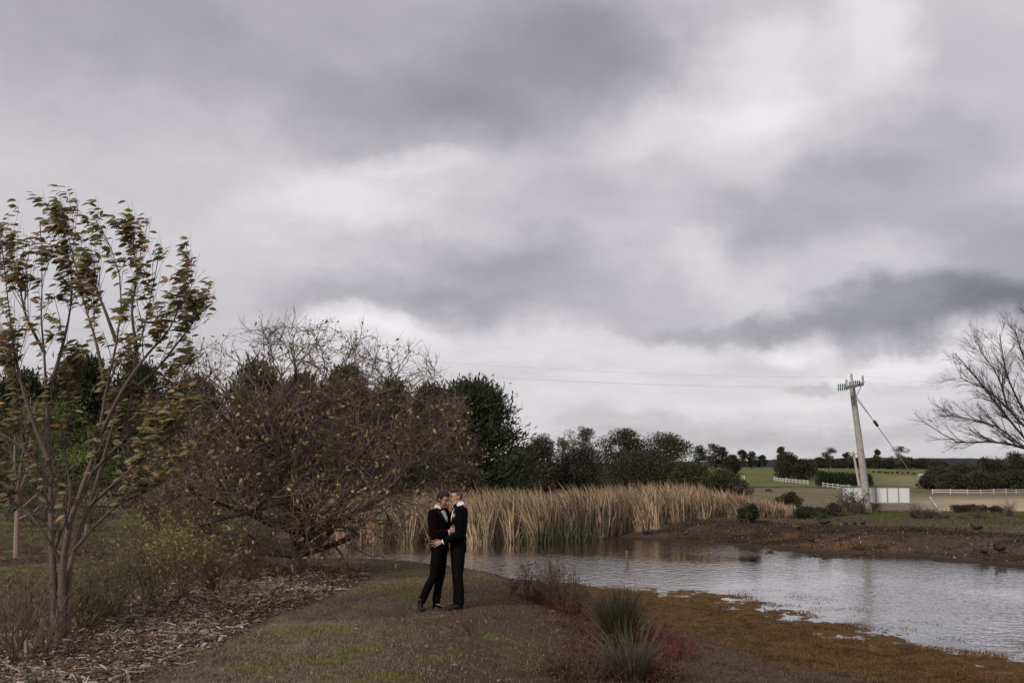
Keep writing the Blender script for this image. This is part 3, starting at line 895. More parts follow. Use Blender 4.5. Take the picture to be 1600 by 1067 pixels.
for k, (px, py, h, w, lab, nl) in enumerate([
        (1330, 800, 1.15, .75, 'leafy rose bush at the left foot of the power pole', 160), (1362, 799, .95, .65, 'leafy rose bush at the right foot of the power pole', 120),
        (1345, 803, .7, .8, 'low brown shrub in front of the power pole', 30),
        (1432, 810, .65, .4, 'dense twiggy rose bush right of the white panel screen', 0), (1452, 811, .6, .4, 'twiggy rose bush under the leaning white stick', 0),
        (1476, 810, .45, .35, 'small twiggy bush right of the leaning white stick', 0), (1528, 811, .5, .3, 'twiggy bush in front of the round dark bushes', 0),
        (1578, 808, .75, .35, 'tall twiggy rose bush at the right edge of the far lawn', 0), (1300, 803, .4, .3, 'low twiggy bush left of the pole on the lawn', 0),
        (1505, 811, .3, .25, 'lowest twiggy stump on the far lawn', 0), (1205, 809, .45, .7, 'grey twiggy scrub below the right end of the reeds', 0),
        (1240, 810, .4, .7, 'grey twiggy scrub left of the low spreading bush', 0)]):
    bare_shrub(gpt(px, py), h, w, lab, 700 + k, 44 if k < 5 else 24, 6, 2, (.085, .06, .048), 'rose_bush' if k < 10 else 'scrub', 'bush', nl * 3, (.05, .055, .03), .09, .014, lean=(-.03, 0, 0))

# ------------------------------------------------------------------ reed bed
def reeds():
    acc = Acc()
    fr = [(470, 846), (540, 847), (640, 845), (760, 845), (840, 844), (920, 841), (980, 836), (1030, 828), (1070, 820), (1130, 815), (1240, 811)]
    top = [(470, 785), (540, 780), (640, 775), (700, 769), (760, 768), (850, 767), (950, 762), (1050, 757), (1100, 758), (1150, 768), (1190, 777), (1240, 788)]
    n = 22000
    px = rng.uniform(470, 1238, n)
    fy = np.interp(px, *zip(*fr)); ty = np.interp(px, *zip(*top))
    zb = np.interp(px, [470, 980, 1070, 1240], [W - .05, W, -.25, -.1])
    d0 = (CAMZ - zb) * FPX / (fy - YH)
    dep = rng.random(n) ** 1.7 * np.interp(px, [470, 1000, 1240], [7, 7, 3])
    d = d0 + dep + (vnoise(px * .05, px * 0, 5) - .5) * 1.2
    x = (px - 800) / FPX * d
    zg = np.maximum(terrain(x, d), W - .1)
    ztop = CAMZ - (ty - YH) * d0 / FPX
    h = np.maximum(ztop - zg, .3) * rng.uniform(.55, 1.13, n) * (.85 + .3 * vnoise(px * .12, d * .8, 9))
    K = 5
    lean = rng.normal(-.08, .17, n); ly = rng.normal(0, .1, n)
    P0 = np.stack([x, d, zg - .05], 1)
    D = np.stack([lean, ly, np.ones(n)], 1)
    # leaves: arcing ribbons
    t = np.linspace(0, 1, K)
    bend = np.stack([rng.normal(-.10, .11, n), rng.normal(0, .10, n), -np.abs(rng.normal(0, .10, n))], 1)
    C = P0[:, None] + D[:, None] * (h[:, None] * t)[..., None] + bend[:, None] * (h[:, None] * t ** 2.4)[..., None]
    brk = rng.random(n) < .22                      # broken, folded ones
    kk = rng.integers(2, 4, n)
    for k in range(3, K):
        mk = brk & (kk < k)
        C[mk, k] = C[mk, k - 1] + np.stack([rng.normal(-.15, .25, mk.sum()), rng.normal(0, .2, mk.sum()), rng.uniform(-.4, 0.05, mk.sum())], 1) * h[mk, None] * .5
    wd = rng.uniform(.008, .019, n)[:, None] * np.array([.8, 1, 1, .8, .1])
    ph = rng.uniform(-.7, .7, n)
    S = np.stack([np.cos(ph), np.sin(ph), 0 * ph], 1)[:, None]
    v = np.stack([C - S * wd[..., None], C + S * wd[..., None]], 2).reshape(-1, 3)
    b = np.arange(n)[:, None, None] * (2 * K) + np.arange(K - 1)[None, :, None] * 2
    f = (b + np.array([0, 1, 3, 2])[None, None]).reshape(-1, 4)
    base = np.array([.355, .252, .163]) * rng.uniform(.4, 1.5, (n, 1)) * (.6 + .8 * vnoise(px * .09, d * .8, 4))[:, None]
    base = base * np.array([1, 1, 1]) + rng.normal(0, .01, (n, 3))
    grn = rng.random(n) < np.interp(px, [470, 780, 830, 900, 940, 1000, 1238], [.04, .06, .25, .4, .25, .05, .03]) * (dep < 2.5)
    base[grn] = np.array([.075, .068, .038]) * rng.uniform(.6, 1.4, (grn.sum(), 1))
    brn = rng.random(n) < .18; base[brn] *= .4
    acc.add(v, f, np.repeat(np.clip(base, .01, 1), 2 * K, 0))
    build(acc, 'reed_bed', M_REED, kind='stuff')
    # bright green reed leaves at the foot of the bed
    acc = Acc(); m = 260
    px = np.concatenate([rng.normal(895, 22, m // 2), rng.normal(850, 25, m // 2)])
    d = (CAMZ - W) * FPX / (np.interp(px, *zip(*fr)) - YH) + rng.uniform(-.5, .3, m)
    P = np.stack([(px - 800) / FPX * d, d, np.full(m, W - .05)], 1)
    v, f = blades(P, np.stack([rng.normal(0, .25, m), rng.normal(0, .1, m), np.ones(m)], 1), rng.uniform(.4, 1.0, m), .035, .2)
    acc.add(v, f, np.repeat(np.array([[.075, .078, .034]]) * rng.uniform(.6, 1.4, (m, 1)), 5, 0))
    build(acc, 'green_reeds', M_REED, kind='stuff')


reeds()

# ------------------------------------------------------------------ wind-blown tree on the left
LT = gpt(88, 1000)
def windblown_tree():
    d0 = LT[1]
    t = thing('cherry_tree', 'multi-stemmed young tree with olive and orange leaves blown to the left', 'tree', LT)
    stems = [
        ([(84, 1008), (86, 960), (84, 910), (80, 840), (78, 760), (74, 660), (70, 560), (64, 470), (66, 390), (62, 297)], 0, .060),
        ([(92, 1008), (96, 950), (98, 885), (108, 820), (132, 750), (152, 690), (165, 610), (182, 520), (190, 430), (178, 360), (150, 296)], -.15, .056),
        ([(100, 1005), (106, 940), (112, 870), (140, 790), (166, 700), (190, 620), (214, 540), (235, 440), (250, 345)], .25, .046),
        ([(152, 690), (190, 610), (228, 545), (262, 500), (284, 440), (288, 390)], -.3, .028),
        ([(190, 620), (240, 575), (278, 520), (298, 490), (314, 464)], .1, .022),
        ([(76, 720), (48, 650), (26, 560), (14, 460), (2, 335)], -.2, .03),
        ([(72, 620), (92, 550), (108, 470), (112, 400), (98, 312)], .3, .026),
        ([(78, 760), (40, 705), (0, 676), (-30, 660)], -.3, .022),
        ([(70, 540), (40, 470), (28, 400), (8, 330)], .2, .02),
        ([(182, 520), (160, 450), (140, 400), (104, 305)], -.25, .022),
        ([(165, 610), (150, 520), (132, 450), (118, 380), (108, 330)], .35, .022),
        ([(214, 540), (206, 460), (214, 390), (204, 325)], .2, .02),
        ([(140, 790), (190, 745), (245, 700), (296, 664)], -.35, .022),
        ([(114, 860), (170, 800), (222, 770), (280, 740)], -.2, .02),
        ([(96, 880), (60, 820), (30, 790), (-10, 760)], -.3, .02),
        ([(132, 750), (190, 690), (240, 640), (292, 560)], .3, .022),
        ([(84, 860), (110, 780), (100, 690), (120, 620), (126, 560)], .3, .02),
        ([(80, 800), (56, 760), (40, 700), (30, 620), (20, 545)], .25, .02),
    ]
    K = 14
    Ps, Rs = [], []
    for pts, off, r in stems:
        n = len(pts)
        P = np.array([at(px, py if py > 620 else 620 - (620 - py) * .85, d0 + off * min(1, k / 2) + .12 * math.sin(k * 1.7 + off * 9)) for k, (px, py) in enumerate(pts)])
        if pts[0][1] > 1000:
            P[0, 2] = LT[2] - .1
            P[0, :2] = LT[:2] + np.array([(pts[0][0] - 88) / FPX * d0, off * .3])
        Ps.append(resample(P, K)); Rs.append(np.maximum(r * (1 - np.linspace(0, 1, K)) ** 1.5 + .004, .006))
    P, Rd = np.array(Ps), np.array(Rs)
    bark = (.125, .092, .078)
    for i in range(3):                              # the three trunks
        a = Acc(); add_tubes(a, P[i:i + 1], Rd[i:i + 1] * np.r_[1.35, 1.15, np.ones(K - 2)], 8, bark)
        build(a, 'trunk', M_BARK, t, smooth=True)
    for i in range(3, len(stems)):
        a = Acc(); add_tubes(a, P[i:i + 1], Rd[i:i + 1], 6, np.array(bark) * .85)
        build(a, 'branch', M_BARK, t, smooth=True)
    C, RC = spawn(P, Rd * .8, 16, .28, .98, .85, .5, 6, .28, .10, .5, .35, rmin=.004)
    C2, RC2 = spawn(C, RC, 2, .2, .9, .4, .55, 5, .25, .1, .7, .4, rmin=.003)
    a = Acc(); add_tubes(a, C, RC, 4, np.array(bark) * .8, .2); add_tubes(a, C2, RC2, 3, np.array(bark) * .8, .2)
    build(a, 'twigs', M_TWIG, t, kind='stuff')
    # leaves along twigs and the upper stems
    src = []
    for Q, m in ((C, 8), (C2, 6), (P, 18)):
        n = len(Q)
        i = np.repeat(np.arange(n), m)
        tt = rng.uniform(.25 if Q is not P else .55, 1, len(i)) * (Q.shape[1] - 1)
        k = np.minimum(tt.astype(int), Q.shape[1] - 2); w = (tt - k)[:, None]
        src.append(Q[i, k] * (1 - w) + Q[i, k + 1] * w)
    B = np.concatenate(src)
    zpx = YH - (B[:, 2] - CAMZ) / B[:, 1] * FPX
    keep = rng.random(len(B)) < np.interp(zpx, [280, 520, 560, 640, 760, 880], [.75, .75, .85, .9, .8, .3])
    B = B[keep]
    n = len(B)
    D = np.stack([rng.normal(-1, .25, n), rng.normal(0, .45, n), rng.normal(-.05, .28, n)], 1)
    Nn = norm(np.stack([rng.normal(0, .4, n), rng.normal(-.5, .6, n), np.full(n, .8)], 1))
    Lw = rng.uniform(.085, .15, n)
    pal = np.array([[.165, .150, .058], [.125, .122, .048], [.22, .19, .08], [.42, .17, .06], [.30, .17, .09], [.26, .22, .11]])
    pid = rng.choice(6, n, p=[.36, .26, .18, .04, .06, .10])
    B = B + norm(D) * .015

    def leaf_mesh(name, mt, L=1.0, Wd=.42):
        # pointed, folded and curled blade: two rows of quads each side of the midrib
        s = np.array([0, .22, .5, .78, 1.0]); wv = np.array([0, .75, 1.0, .62, 0]) * Wd / 2
        mid = np.stack([s, 0 * s, -.16 * s ** 2], 1)
        v = np.concatenate([mid, mid + np.stack([0 * s, wv, .35 * wv], 1), mid + np.stack([0 * s, -wv, .35 * wv], 1)])
        f = []
        for k in range(4):
            f += [(k, k + 1, 5 + k + 1, 5 + k), (k, 10 + k, 10 + k + 1, k + 1)]
        me = np_mesh(name, v * L, np.array(f), None, True)
        me.materials.append(mt)
        return me
    LM = []
    for k in range(6):
        mt = mat('leaf %s' % ['olive', 'dark green', 'yellow olive', 'orange', 'russet', 'dull yellow'][k], tuple(pal[k]), .5, nscale=6, namp=.2, spec=.35, trans=.42)
        LM.append(leaf_mesh('leaf', mt))
    S_ = norm(np.cross(norm(D), Nn)); N_ = np.cross(S_, norm(D)); Dn = norm(D)
    order = np.argsort(B[:, 1] - Lw * 6)             # nearest and longest first
    own, rest = order[:300], order[300:]
    for i in own:
        o = bpy.data.objects.new('leaf', LM[pid[i]])
        COL.objects.link(o); o.parent = t
        m = Matrix(np.column_stack([Dn[i], -S_[i], N_[i]]).tolist()).to_4x4()
        o.matrix_local = Matrix.Translation(Vector(B[i] - LT)) @ m @ Matrix.Scale(Lw[i], 4)
    # the remaining leaves, same shape, one mesh
    tmpl = np.array([tuple(v.co) for v in LM[0].vertices]); tf = np.array([tuple(p.vertices) for p in LM[0].polygons])
    Rm = np.stack([Dn[rest], -S_[rest], N_[rest]], -1)
    v = np.einsum('nij,kj->nki', Rm, tmpl) * Lw[rest][:, None, None] + B[rest][:, None]
    f = (tf[None] + (np.arange(len(rest)) * len(tmpl))[:, None, None]).reshape(-1, 4)
    a = Acc(); a.add(v.reshape(-1, 3), f, np.repeat(pal[pid[rest]] * rng.uniform(.75, 1.3, (len(rest), 1)), len(tmpl), 0))
    build(a, 'leaves', M_LEAF, t, kind='stuff', smooth=True)


windblown_tree()

# ------------------------------------------------------------------ bare spreading tree
def spreading_tree():
    b = gpt(470, 888)
    d = b[1]
    t = thing('bare_spreading_tree', 'wide low tree, nearly bare, tangled brown twigs and few yellow leaves', 'tree', b)
    cen = at(478, 706, d); ra = np.array([262 / FPX * d, 2.9, 196 / FPX * d])
    bark = np.array((.088, .063, .050))

    def clip(P):
        q = (P - cen) / ra
        s = np.linalg.norm(q, axis=-1, keepdims=True)
        return np.where(s > 1, cen + (P - cen) / np.maximum(s, 1e-6) ** .8, P)
    a = Acc()
    TP = resample([b - [0, 0, .2], b + [-.06, 0, .15], b + [-.1, 0, .45], b + [-.02, 0, .85]], 8)
    add_tubes(a, TP[None], np.array([[.25, .20, .165, .15, .14, .13, .12, .09]]), 10, bark)
    build(a, 'trunk', M_BARK, t, smooth=True)
    ends = [(-3.4, -.8, 2.2), (-2.9, .9, 3.4), (-2.0, -.6, 4.3), (-1.1, .8, 4.7), (-.2, -.7, 4.9), (.7, .5, 4.7), (1.6, -.5, 4.2), (2.5, .6, 3.4), (3.3, -.4, 2.5),
            (3.2, .3, 2.4), (-3.6, .2, 1.3), (.6, -2.0, 2.6), (-1.0, -2.2, 2.4), (1.8, -1.6, 1.5), (-2.4, -1.6, 1.4), (.3, 2.0, 3.2), (2.8, -1.0, 3.0), (-2.6, -.9, 2.9), (-3.0, -1.5, .75), (-1.6, -2.4, 1.0), (1.2, -1.9, 1.2), (2.4, -.9, 2.5), (-3.5, .8, .8), (1.0, -2.5, 1.3), (-.5, -2.6, 1.7), (2.2, .9, 2.7), (-2.0, 1.2, 2.4), (2.7, .2, 4.0), (3.3, .4, 3.2), (-2.8, -.3, 4.0), (.2, .6, 4.6), (-1.6, -.9, 3.7), (1.4, -1.0, 3.7), (-.7, -1.4, 3.6)]
    Ps, Rs = [], []
    for e in ends:
        e = np.array(e) * np.array([1, 1, .93]); s = TP[rng.integers(3, 8)]
        m = s * .55 + (b + e) * .45 + np.array([rng.normal(0, .45), rng.normal(0, .4), .35 + rng.normal(0, .3)])
        m2 = s * .22 + (b + e) * .78 + np.array([rng.normal(0, .4), rng.normal(0, .35), .3 + rng.normal(0, .3)])
        Ps.append(resample([s, m, m2, b + e], 10)); Rs.append(np.linspace(rng.uniform(.038, .066), .010, 10))
    P, Rd = np.array(Ps), np.array(Rs)
    for i in range(len(P)):
        a = Acc(); add_tubes(a, P[i:i + 1], Rd[i:i + 1], 7, bark); build(a, 'limb', M_BARK, t, smooth=True)
    C1, R1 = spawn(P, Rd, 13, .15, 1, 1.75, .75, 7, .04, .22, .5, .3, rmin=.009); C1 = clip(C1)
    C2, R2 = spawn(C1, R1, 6, .1, 1, .95, .8, 7, .03, .26, .6, .35, rmin=.007); C2 = clip(C2)
    C3, R3 = spawn(C2, R2, 3, .1, 1, .45, .8, 4, .05, .25, .65, .4, rmin=.0045)
    top = C1[C1[:, -1, 2] > cen[2] + ra[2] * .45]
    C4, R4 = spawn(top, np.full(top.shape[:2], .012), 1, .5, 1, .6, .45, 6, .30, .16, .8, .3, rmin=.006)
    a = Acc()
    add_tubes(a, C1, R1, 5, bark * 1.15, .45); add_tubes(a, C2, R2, 4, bark * 1.35, .65)
    build(a, 'branches', M_TWIG, t, kind='stuff')
    a = Acc()
    add_tubes(a, C3, R3, 3, bark * 1.25, .6); add_tubes(a, C4, R4, 3, bark, .3)
    C5, R5 = spawn(C4, R4, 4, .3, 1, .3, .6, 3, .2, .15, .7, .4, rmin=.004); add_tubes(a, C5, R5, 3, bark, .3)
    build(a, 'twigs', M_TWIG, t, kind='stuff')
    allC = np.concatenate([C3[:, 1:].reshape(-1, 3), C5[:, 1:].reshape(-1, 3)])
    n = 6000
    Q = allC[rng.integers(0, len(allC), n)]
    lowb = np.interp(Q[:, 2], [0, 1.5, 3, 5], [.9, .8, .45, .35])
    Q = Q[rng.random(n) < lowb]; n = len(Q)
    L = rng.uniform(.06, .13, n)
    v, f = leaf_cards(Q, rdir(n) * .8 + [-.2, 0, -.5], rdir(n, .2) + [0, -.5, 0], L, L * .5, .15)
    pal = np.array([[.32, .28, .09], [.22, .21, .07], [.42, .34, .17], [.42, .17, .05], [.20, .12, .07]])
    pid = rng.choice(5, n, p=[.36, .3, .2, .05, .09])
    a = Acc(); a.add(v, f, np.repeat(pal[pid] * rng.uniform(.7, 1.3, (n, 1)), 4, 0))
    build(a, 'leaves', M_LEAF, t, kind='stuff')


spreading_tree()

# bare tree on the right edge
def right_tree():
    d = 33.0
    b = gat(1668, d)
    t = thing('bare_tree', 'leafless tree reaching in from the right edge beyond the pond', 'tree', b)
    col = np.array((.048, .035, .034))
    T = [(1668, 840), (1664, 790), (1655, 740), (1648, 700)]
    TP = resample([np.append(b[:2], b[2] - .2), at(1665, 790, d), at(1656, 740, d), at(1646, 690, d)], 8)
    a = Acc(); add_tubes(a, TP[None], np.linspace(.2, .11, 8)[None], 8, col); build(a, 'trunk', M_BARK, t, smooth=True)
    lim = [[(1652, 730), (1610, 695), (1565, 640), (1525, 590), (1492, 552)], [(1648, 710), (1610, 660), (1575, 590), (1562, 522)], [(1650, 740), (1600, 700), (1545, 690), (1495, 690), (1452, 664)],
           [(1646, 690), (1620, 620), (1600, 560), (1588, 520)], [(1650, 720), (1600, 665), (1550, 615), (1500, 590)], [(1645, 700), (1640, 620), (1625, 540), (1610, 500)],
           [(1600, 700), (1560, 668), (1515, 655), (1480, 648)], [(1650, 700), (1700, 600), (1720, 520)], [(1650, 700), (1740, 640), (1800, 580)], [(1575, 640), (1560, 590), (1530, 545)], [(1655, 740), (1730, 700), (1790, 680)]]
    P = np.array([resample([at(x, y, d + .35 * math.sin(k + i * 2.1) * k) for k, (x, y) in enumerate(l)], 9) for i, l in enumerate(lim)])
    Rd = np.outer(np.linspace(.058, .034, len(P)), np.linspace(1, .2, 9))
    for i in range(len(P)):
        a = Acc(); add_tubes(a, P[i:i + 1], Rd[i:i + 1], 6, col); build(a, 'limb', M_BARK, t, smooth=True)
    C1, R1 = spawn(P, Rd, 22, .2, 1, 1.05, .5, 6, .07, .1, .5, .3, (-.15, 0, .05), rmin=.008)
    C2, R2 = spawn(C1, R1, 7, .2, 1, .6, .5, 4, .07, .1, .6, .4, (-.1, 0, .05), rmin=.004)
    C3, R3 = spawn(C2, R2, 2, .2, 1, .3, .5, 3, .05, .1, .7, .5, rmin=.0035)
    a = Acc(); add_tubes(a, C1, R1, 4, col); add_tubes(a, C2, R2, 3, col * 1.1); add_tubes(a, C3, R3, 3, col * 1.1)
    build(a, 'twigs', M_TWIG, t, kind='stuff')


right_tree()

# young bare tree behind the left bed
def sapling():
    b = gpt(26, 872); d = b[1]
    t = thing('bare_sapling', 'slim pinkish bare sapling in the bed behind the wind-blown tree', 'tree', b)
    col = np.array((.24, .175, .15))
    TP = resample([b - [0, 0, .1], at(26, 840, d), at(27, 800, d), at(26, 770, d)], 8)
    a = Acc(); add_tubes(a, TP[None], np.linspace(.085, .05, 8)[None], 8, col); build(a, 'trunk', M_BARK, t, smooth=True)
    lim = [[(26, 775), (22, 720), (24, 660), (18, 610)], [(26, 780), (44, 730), (58, 690), (70, 650)], [(27, 800), (60, 770), (85, 745)], [(26, 785), (5, 745), (-15, 725)], [(26, 772), (34, 715), (44, 660), (48, 620)], [(27, 812), (55, 798), (80, 778)]]
    P = np.array([resample([at(x, y, d + .2 * math.sin(k + i) * k) for k, (x, y) in enumerate(l)], 7) for i, l in enumerate(lim)])
    Rd = np.outer(np.ones(len(P)), np.linspace(.032, .009, 7))
    for i in range(len(P)):
        a = Acc(); add_tubes(a, P[i:i + 1], Rd[i:i + 1], 5, col * .8); build(a, 'branch', M_BARK, t, smooth=True)
    C1, R1 = spawn(P, Rd, 6, .2, 1, .8, .5, 5, .2, .1, .5, .4, rmin=.005)
    a = Acc(); add_tubes(a, C1, R1, 3, col * .6); build(a, 'twigs', M_TWIG, t, kind='stuff')


sapling()

# ------------------------------------------------------------------ ground cover
def scatter(poly, n, zfix=None):
    poly = np.asarray(poly)[:, :2]
    lo, hi = poly.min(0), poly.max(0)
    lo = np.maximum(lo, [-14, 7]); hi = np.minimum(hi, [14, 48])
    P = rng.uniform(lo, hi, (n, 2))
    return P[sdf(poly, P[:, 0], P[:, 1]) < 0]


def in_view(P, m=30):
    px = 800 + P[:, 0] / P[:, 1] * FPX
    return (px > -m) & (px < 1600 + m)


def grass():
    # short winter turf on the near ground; density falls off with distance
    n = 420000
    y = 9.2 * (26 / 9.2) ** rng.random(n)
    px = rng.uniform(-40, 1640, n)
    x = (px - 800) / FPX * y
    dp, mu, df = sdf(POND, x, y), sdf(MULCH, x, y), sdf(FLAT, x, y)
    ok = (dp > .3) & (mu > -.05) & (df > -.2)
    x, y = x[ok], y[ok]
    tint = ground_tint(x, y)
    dirtm = sstep(.6, -.9, sdf(DIRT, x, y) + (fbm(x * 3, y * 3, 4, 31) - .5) * 2.5)
    ok = rng.random(len(x)) > dirtm * .78
    x, y, tint = x[ok], y[ok], tint[ok]
    n = len(x)
    P = np.stack([x, y, terrain(x, y) - .012], 1)
    green = np.clip((tint[:, 1] - tint[:, 0]) * 25 + .1, 0, 1)
    L = rng.uniform(.03, .075, n) * (.75 + .6 * fbm(x * 1.2, y * 1.2, 2, 6)) * (1 + .25 * green)
    v, f = blades(P, np.stack([rng.normal(-.15, .6, n), rng.normal(0, .6, n), np.ones(n)], 1), L, rng.uniform(.005, .010, n), .5)
    c = tint * rng.uniform(.7, 2.1, (n, 1)) * np.array([1.06, 1.0, .92])
    straw = rng.random(n) < .24 * (1 - green)
    c[straw] = np.array([.30, .24, .165]) * rng.uniform(.6, 1.2, (straw.sum(), 1))
    a = Acc(); a.add(v, f, np.repeat(c, 5, 0)); build(a, 'grass', M_BLADE, kind='stuff')
    # lawn grass behind the beds and on the far bank
    n = 90000
    y = np.concatenate([26 * (36 / 26) ** rng.random(n // 3), 34 * (49 / 34) ** rng.random(n - n // 3)])
    px = np.concatenate([rng.uniform(-30, 420, n // 3), rng.uniform(1040, 1640, n - n // 3)])
    x = (px - 800) / FPX * y
    ok = sdf(POND, x, y) > .4
    x, y = x[ok], y[ok]; n = len(x)
    P = np.stack([x, y, terrain(x, y) - .02], 1)
    v, f = blades(P, np.stack([rng.normal(-.15, .5, n), rng.normal(0, .5, n), np.ones(n)], 1), rng.uniform(.05, .13, n), .022, .5)
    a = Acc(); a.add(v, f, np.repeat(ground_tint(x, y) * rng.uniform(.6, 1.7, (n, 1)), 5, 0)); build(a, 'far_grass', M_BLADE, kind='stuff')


def weed_mat():
    # brown water weed stranded on the flat and breaking the surface
    n = 330000
    y = 9.3 * (24 / 9.3) ** rng.random(n); px = rng.uniform(860, 1660, n)
    x = (px - 800) / FPX * y
    dp, df = sdf(POND, x, y), sdf(FLAT, x, y)
    z = terrain(x, y)
    patch = fbm(x * 2.0, y * 2.6, 4, 19)
    ok = (((df < .1) & (dp > -.1)) | ((dp <= 0) & (dp > -3.4) & (y < 23) & (patch > .465 + .045 * -dp))) & (z > W - .22)
    ok &= rng.random(n) < np.where(dp > 2.0, .5, 1)
    x, y, z, dp, patch = x[ok], y[ok], z[ok], dp[ok], patch[ok]; n = len(x)
    P = np.stack([x, y, np.maximum(z, W - .02) - .01], 1)
    v, f = blades(P, np.stack([rng.normal(-.2, .9, n), rng.normal(0, .9, n), np.full(n, .75)], 1), rng.uniform(.03, .085, n), rng.uniform(.006, .013, n), .6)
    w = sstep(1.2, 3.2, dp + (fbm(x, y, 3, 8) - .5) * 3)[:, None]
    c = np.array([.135, .076, .030]) * (1 - w) + np.array([.115, .075, .055]) * w
    c = c * (.35 + 1.1 * fbm(x * 2.4, y * 3.2, 3, 55))[:, None] * rng.uniform(.5, 1.5, (n, 1))
    a = Acc(); a.add(v, f, np.repeat(c, 5, 0)); build(a, 'pond_weed', M_BLADE, kind='stuff')
    # far bank litter
    n = 60000
    px = rng.uniform(1000, 1640, n); y = rng.uniform(26, 42, n); x = (px - 800) / FPX * y
    dp = sdf(POND, x, y)
    ok = (dp > .25) & (dp < 5.2) & (rng.random(n) < .35 + .65 * (fbm(x * .7, y * 1.5, 3, 17) > .5))
    x, y = x[ok], y[ok]; n = len(x)
    P = np.stack([x, y, terrain(x, y) - .01], 1)
    v, f = blades(P, np.stack([rng.normal(-.2, .9, n), rng.normal(0, .9, n), np.full(n, .9)], 1), rng.uniform(.06, .16, n), rng.uniform(.012, .03, n), .6)
    c = ground_tint(x, y) * rng.uniform(.4, 1.7, (n, 1))
    pale = rng.random(n) < .03; c[pale] = (.42, .34, .25)
    a = Acc(); a.add(v, f, np.repeat(c, 5, 0)); build(a, 'bank_litter', M_BLADE, kind='stuff')


def mulch():
    a = Acc()
    P = np.concatenate([scatter(MULCH, 150000), scatter(MULCH2, 16000)])
    P = P[in_view(P)]
    keep = rng.random(len(P)) < np.where(P[:, 1] > 18, .75, 1); P = P[keep]
    x, y = P[:, 0], P[:, 1]; n = len(P)
    edge = sdf(MULCH, x, y)
    z = terrain(x, y) + rng.uniform(-.005, .035, n)
    L = np.exp(rng.normal(-3.05, .5, n)); Wd = L * rng.uniform(.12, .35, n)
    D = np.stack([rng.normal(0, 1, n), rng.normal(0, 1, n), rng.normal(0, .28, n)], 1); D = norm(D)
    U, V = frame(D)
    ro = rng.uniform(-.7, .7, n)[:, None]
    Z = np.array([[0, 0, 1.0]])
    S = norm(np.cross(D, Z)); Nn = norm(np.cross(S, D)); S2 = np.cos(ro) * S + np.sin(ro) * Nn; N2 = np.cross(S2, D)
    C = np.stack([x, y, z], 1); h = (Wd * .3)[:, None]
    l, w = (L / 2)[:, None], (Wd / 2)[:, None]
    # chip: wedge with a ridge (6 verts)
    v = np.stack([C - D * l - S2 * w, C - D * l * .8 + S2 * w, C + D * l * .9 + S2 * w * .7, C + D * l - S2 * w * .6, C - D * l * .7 + N2 * h, C + D * l * .7 + N2 * h], 1).reshape(-1, 3)
    b = np.arange(n)[:, None] * 6
    f4 = np.concatenate([b + np.array([[0, 4, 5, 3]]), b + np.array([[4, 1, 2, 5]])])
    tone = fbm(x * .9, y * .9, 3, 70)
    pale = rng.random(n) < np.clip(.55 * sstep(-2.6, -.3, -np.abs(edge + .9)) * (.2 + 1.3 * tone), .06, .6) * np.where(y > 18, .45, 1)
    c = np.where(pale[:, None], np.array([.30, .235, .19]), np.array([.085, .055, .040])) * rng.uniform(.45, 1.45, (n, 1))
    a.add(v, f4, np.repeat(np.clip(c, .01, .6), 6, 0))
    build(a, 'bark_mulch', M_CHIP, kind='stuff')
    # a few longer sticks
    m = 160
    Q = scatter(MULCH, 2600); Q = Q[in_view(Q)][:m]; m = len(Q)
    th = rng.uniform(0, 6.28, m); L = rng.uniform(.12, .38, m)
    p0 = np.stack([Q[:, 0], Q[:, 1], terrain(Q[:, 0], Q[:, 1]) + .03], 1); dd = np.stack([np.cos(th), np.sin(th), rng.normal(0, .12, m)], 1)
    PP = np.stack([p0, p0 + dd * L[:, None] * .5 + rng.normal(0, .015, (m, 3)), p0 + dd * L[:, None]], 1)
    a = Acc(); add_tubes(a, PP, np.outer(rng.uniform(.006, .016, m), [1, .9, .6]), 5, (.27, .215, .175), .4); build(a, 'stick_litter', M_TWIG, kind='stuff')


def fallen_leaves():
    n = 1500
    y = 10 * (26 / 10) ** rng.random(n); px = rng.uniform(-20, 900, n); x = (px - 800) / FPX * y
    ok = (sdf(POND, x, y) > .5) & (rng.random(n) < np.where(sdf(MULCH, x, y) < .3, 1, .16)); x, y = x[ok], y[ok]; n = len(x)
    P = np.stack([x, y, terrain(x, y) + .035], 1)
    L = rng.uniform(.05, .10, n)
    v, f = leaf_cards(P, np.stack([rng.normal(0, 1, n), rng.normal(0, 1, n), rng.normal(0, .2, n)], 1), rdir(n, 2), L, L * .5, .2)
    pal = np.array([[.34, .14, .05], [.20, .10, .05], [.26, .20, .09], [.40, .33, .26]])
    a = Acc(); a.add(v, f, np.repeat(pal[rng.choice(4, n, p=[.25, .4, .25, .1])] * rng.uniform(.6, 1.2, (n, 1)), 4, 0)); build(a, 'fallen_leaves', M_LEAF, kind='stuff')


grass(); weed_mat(); mulch(); fallen_leaves()


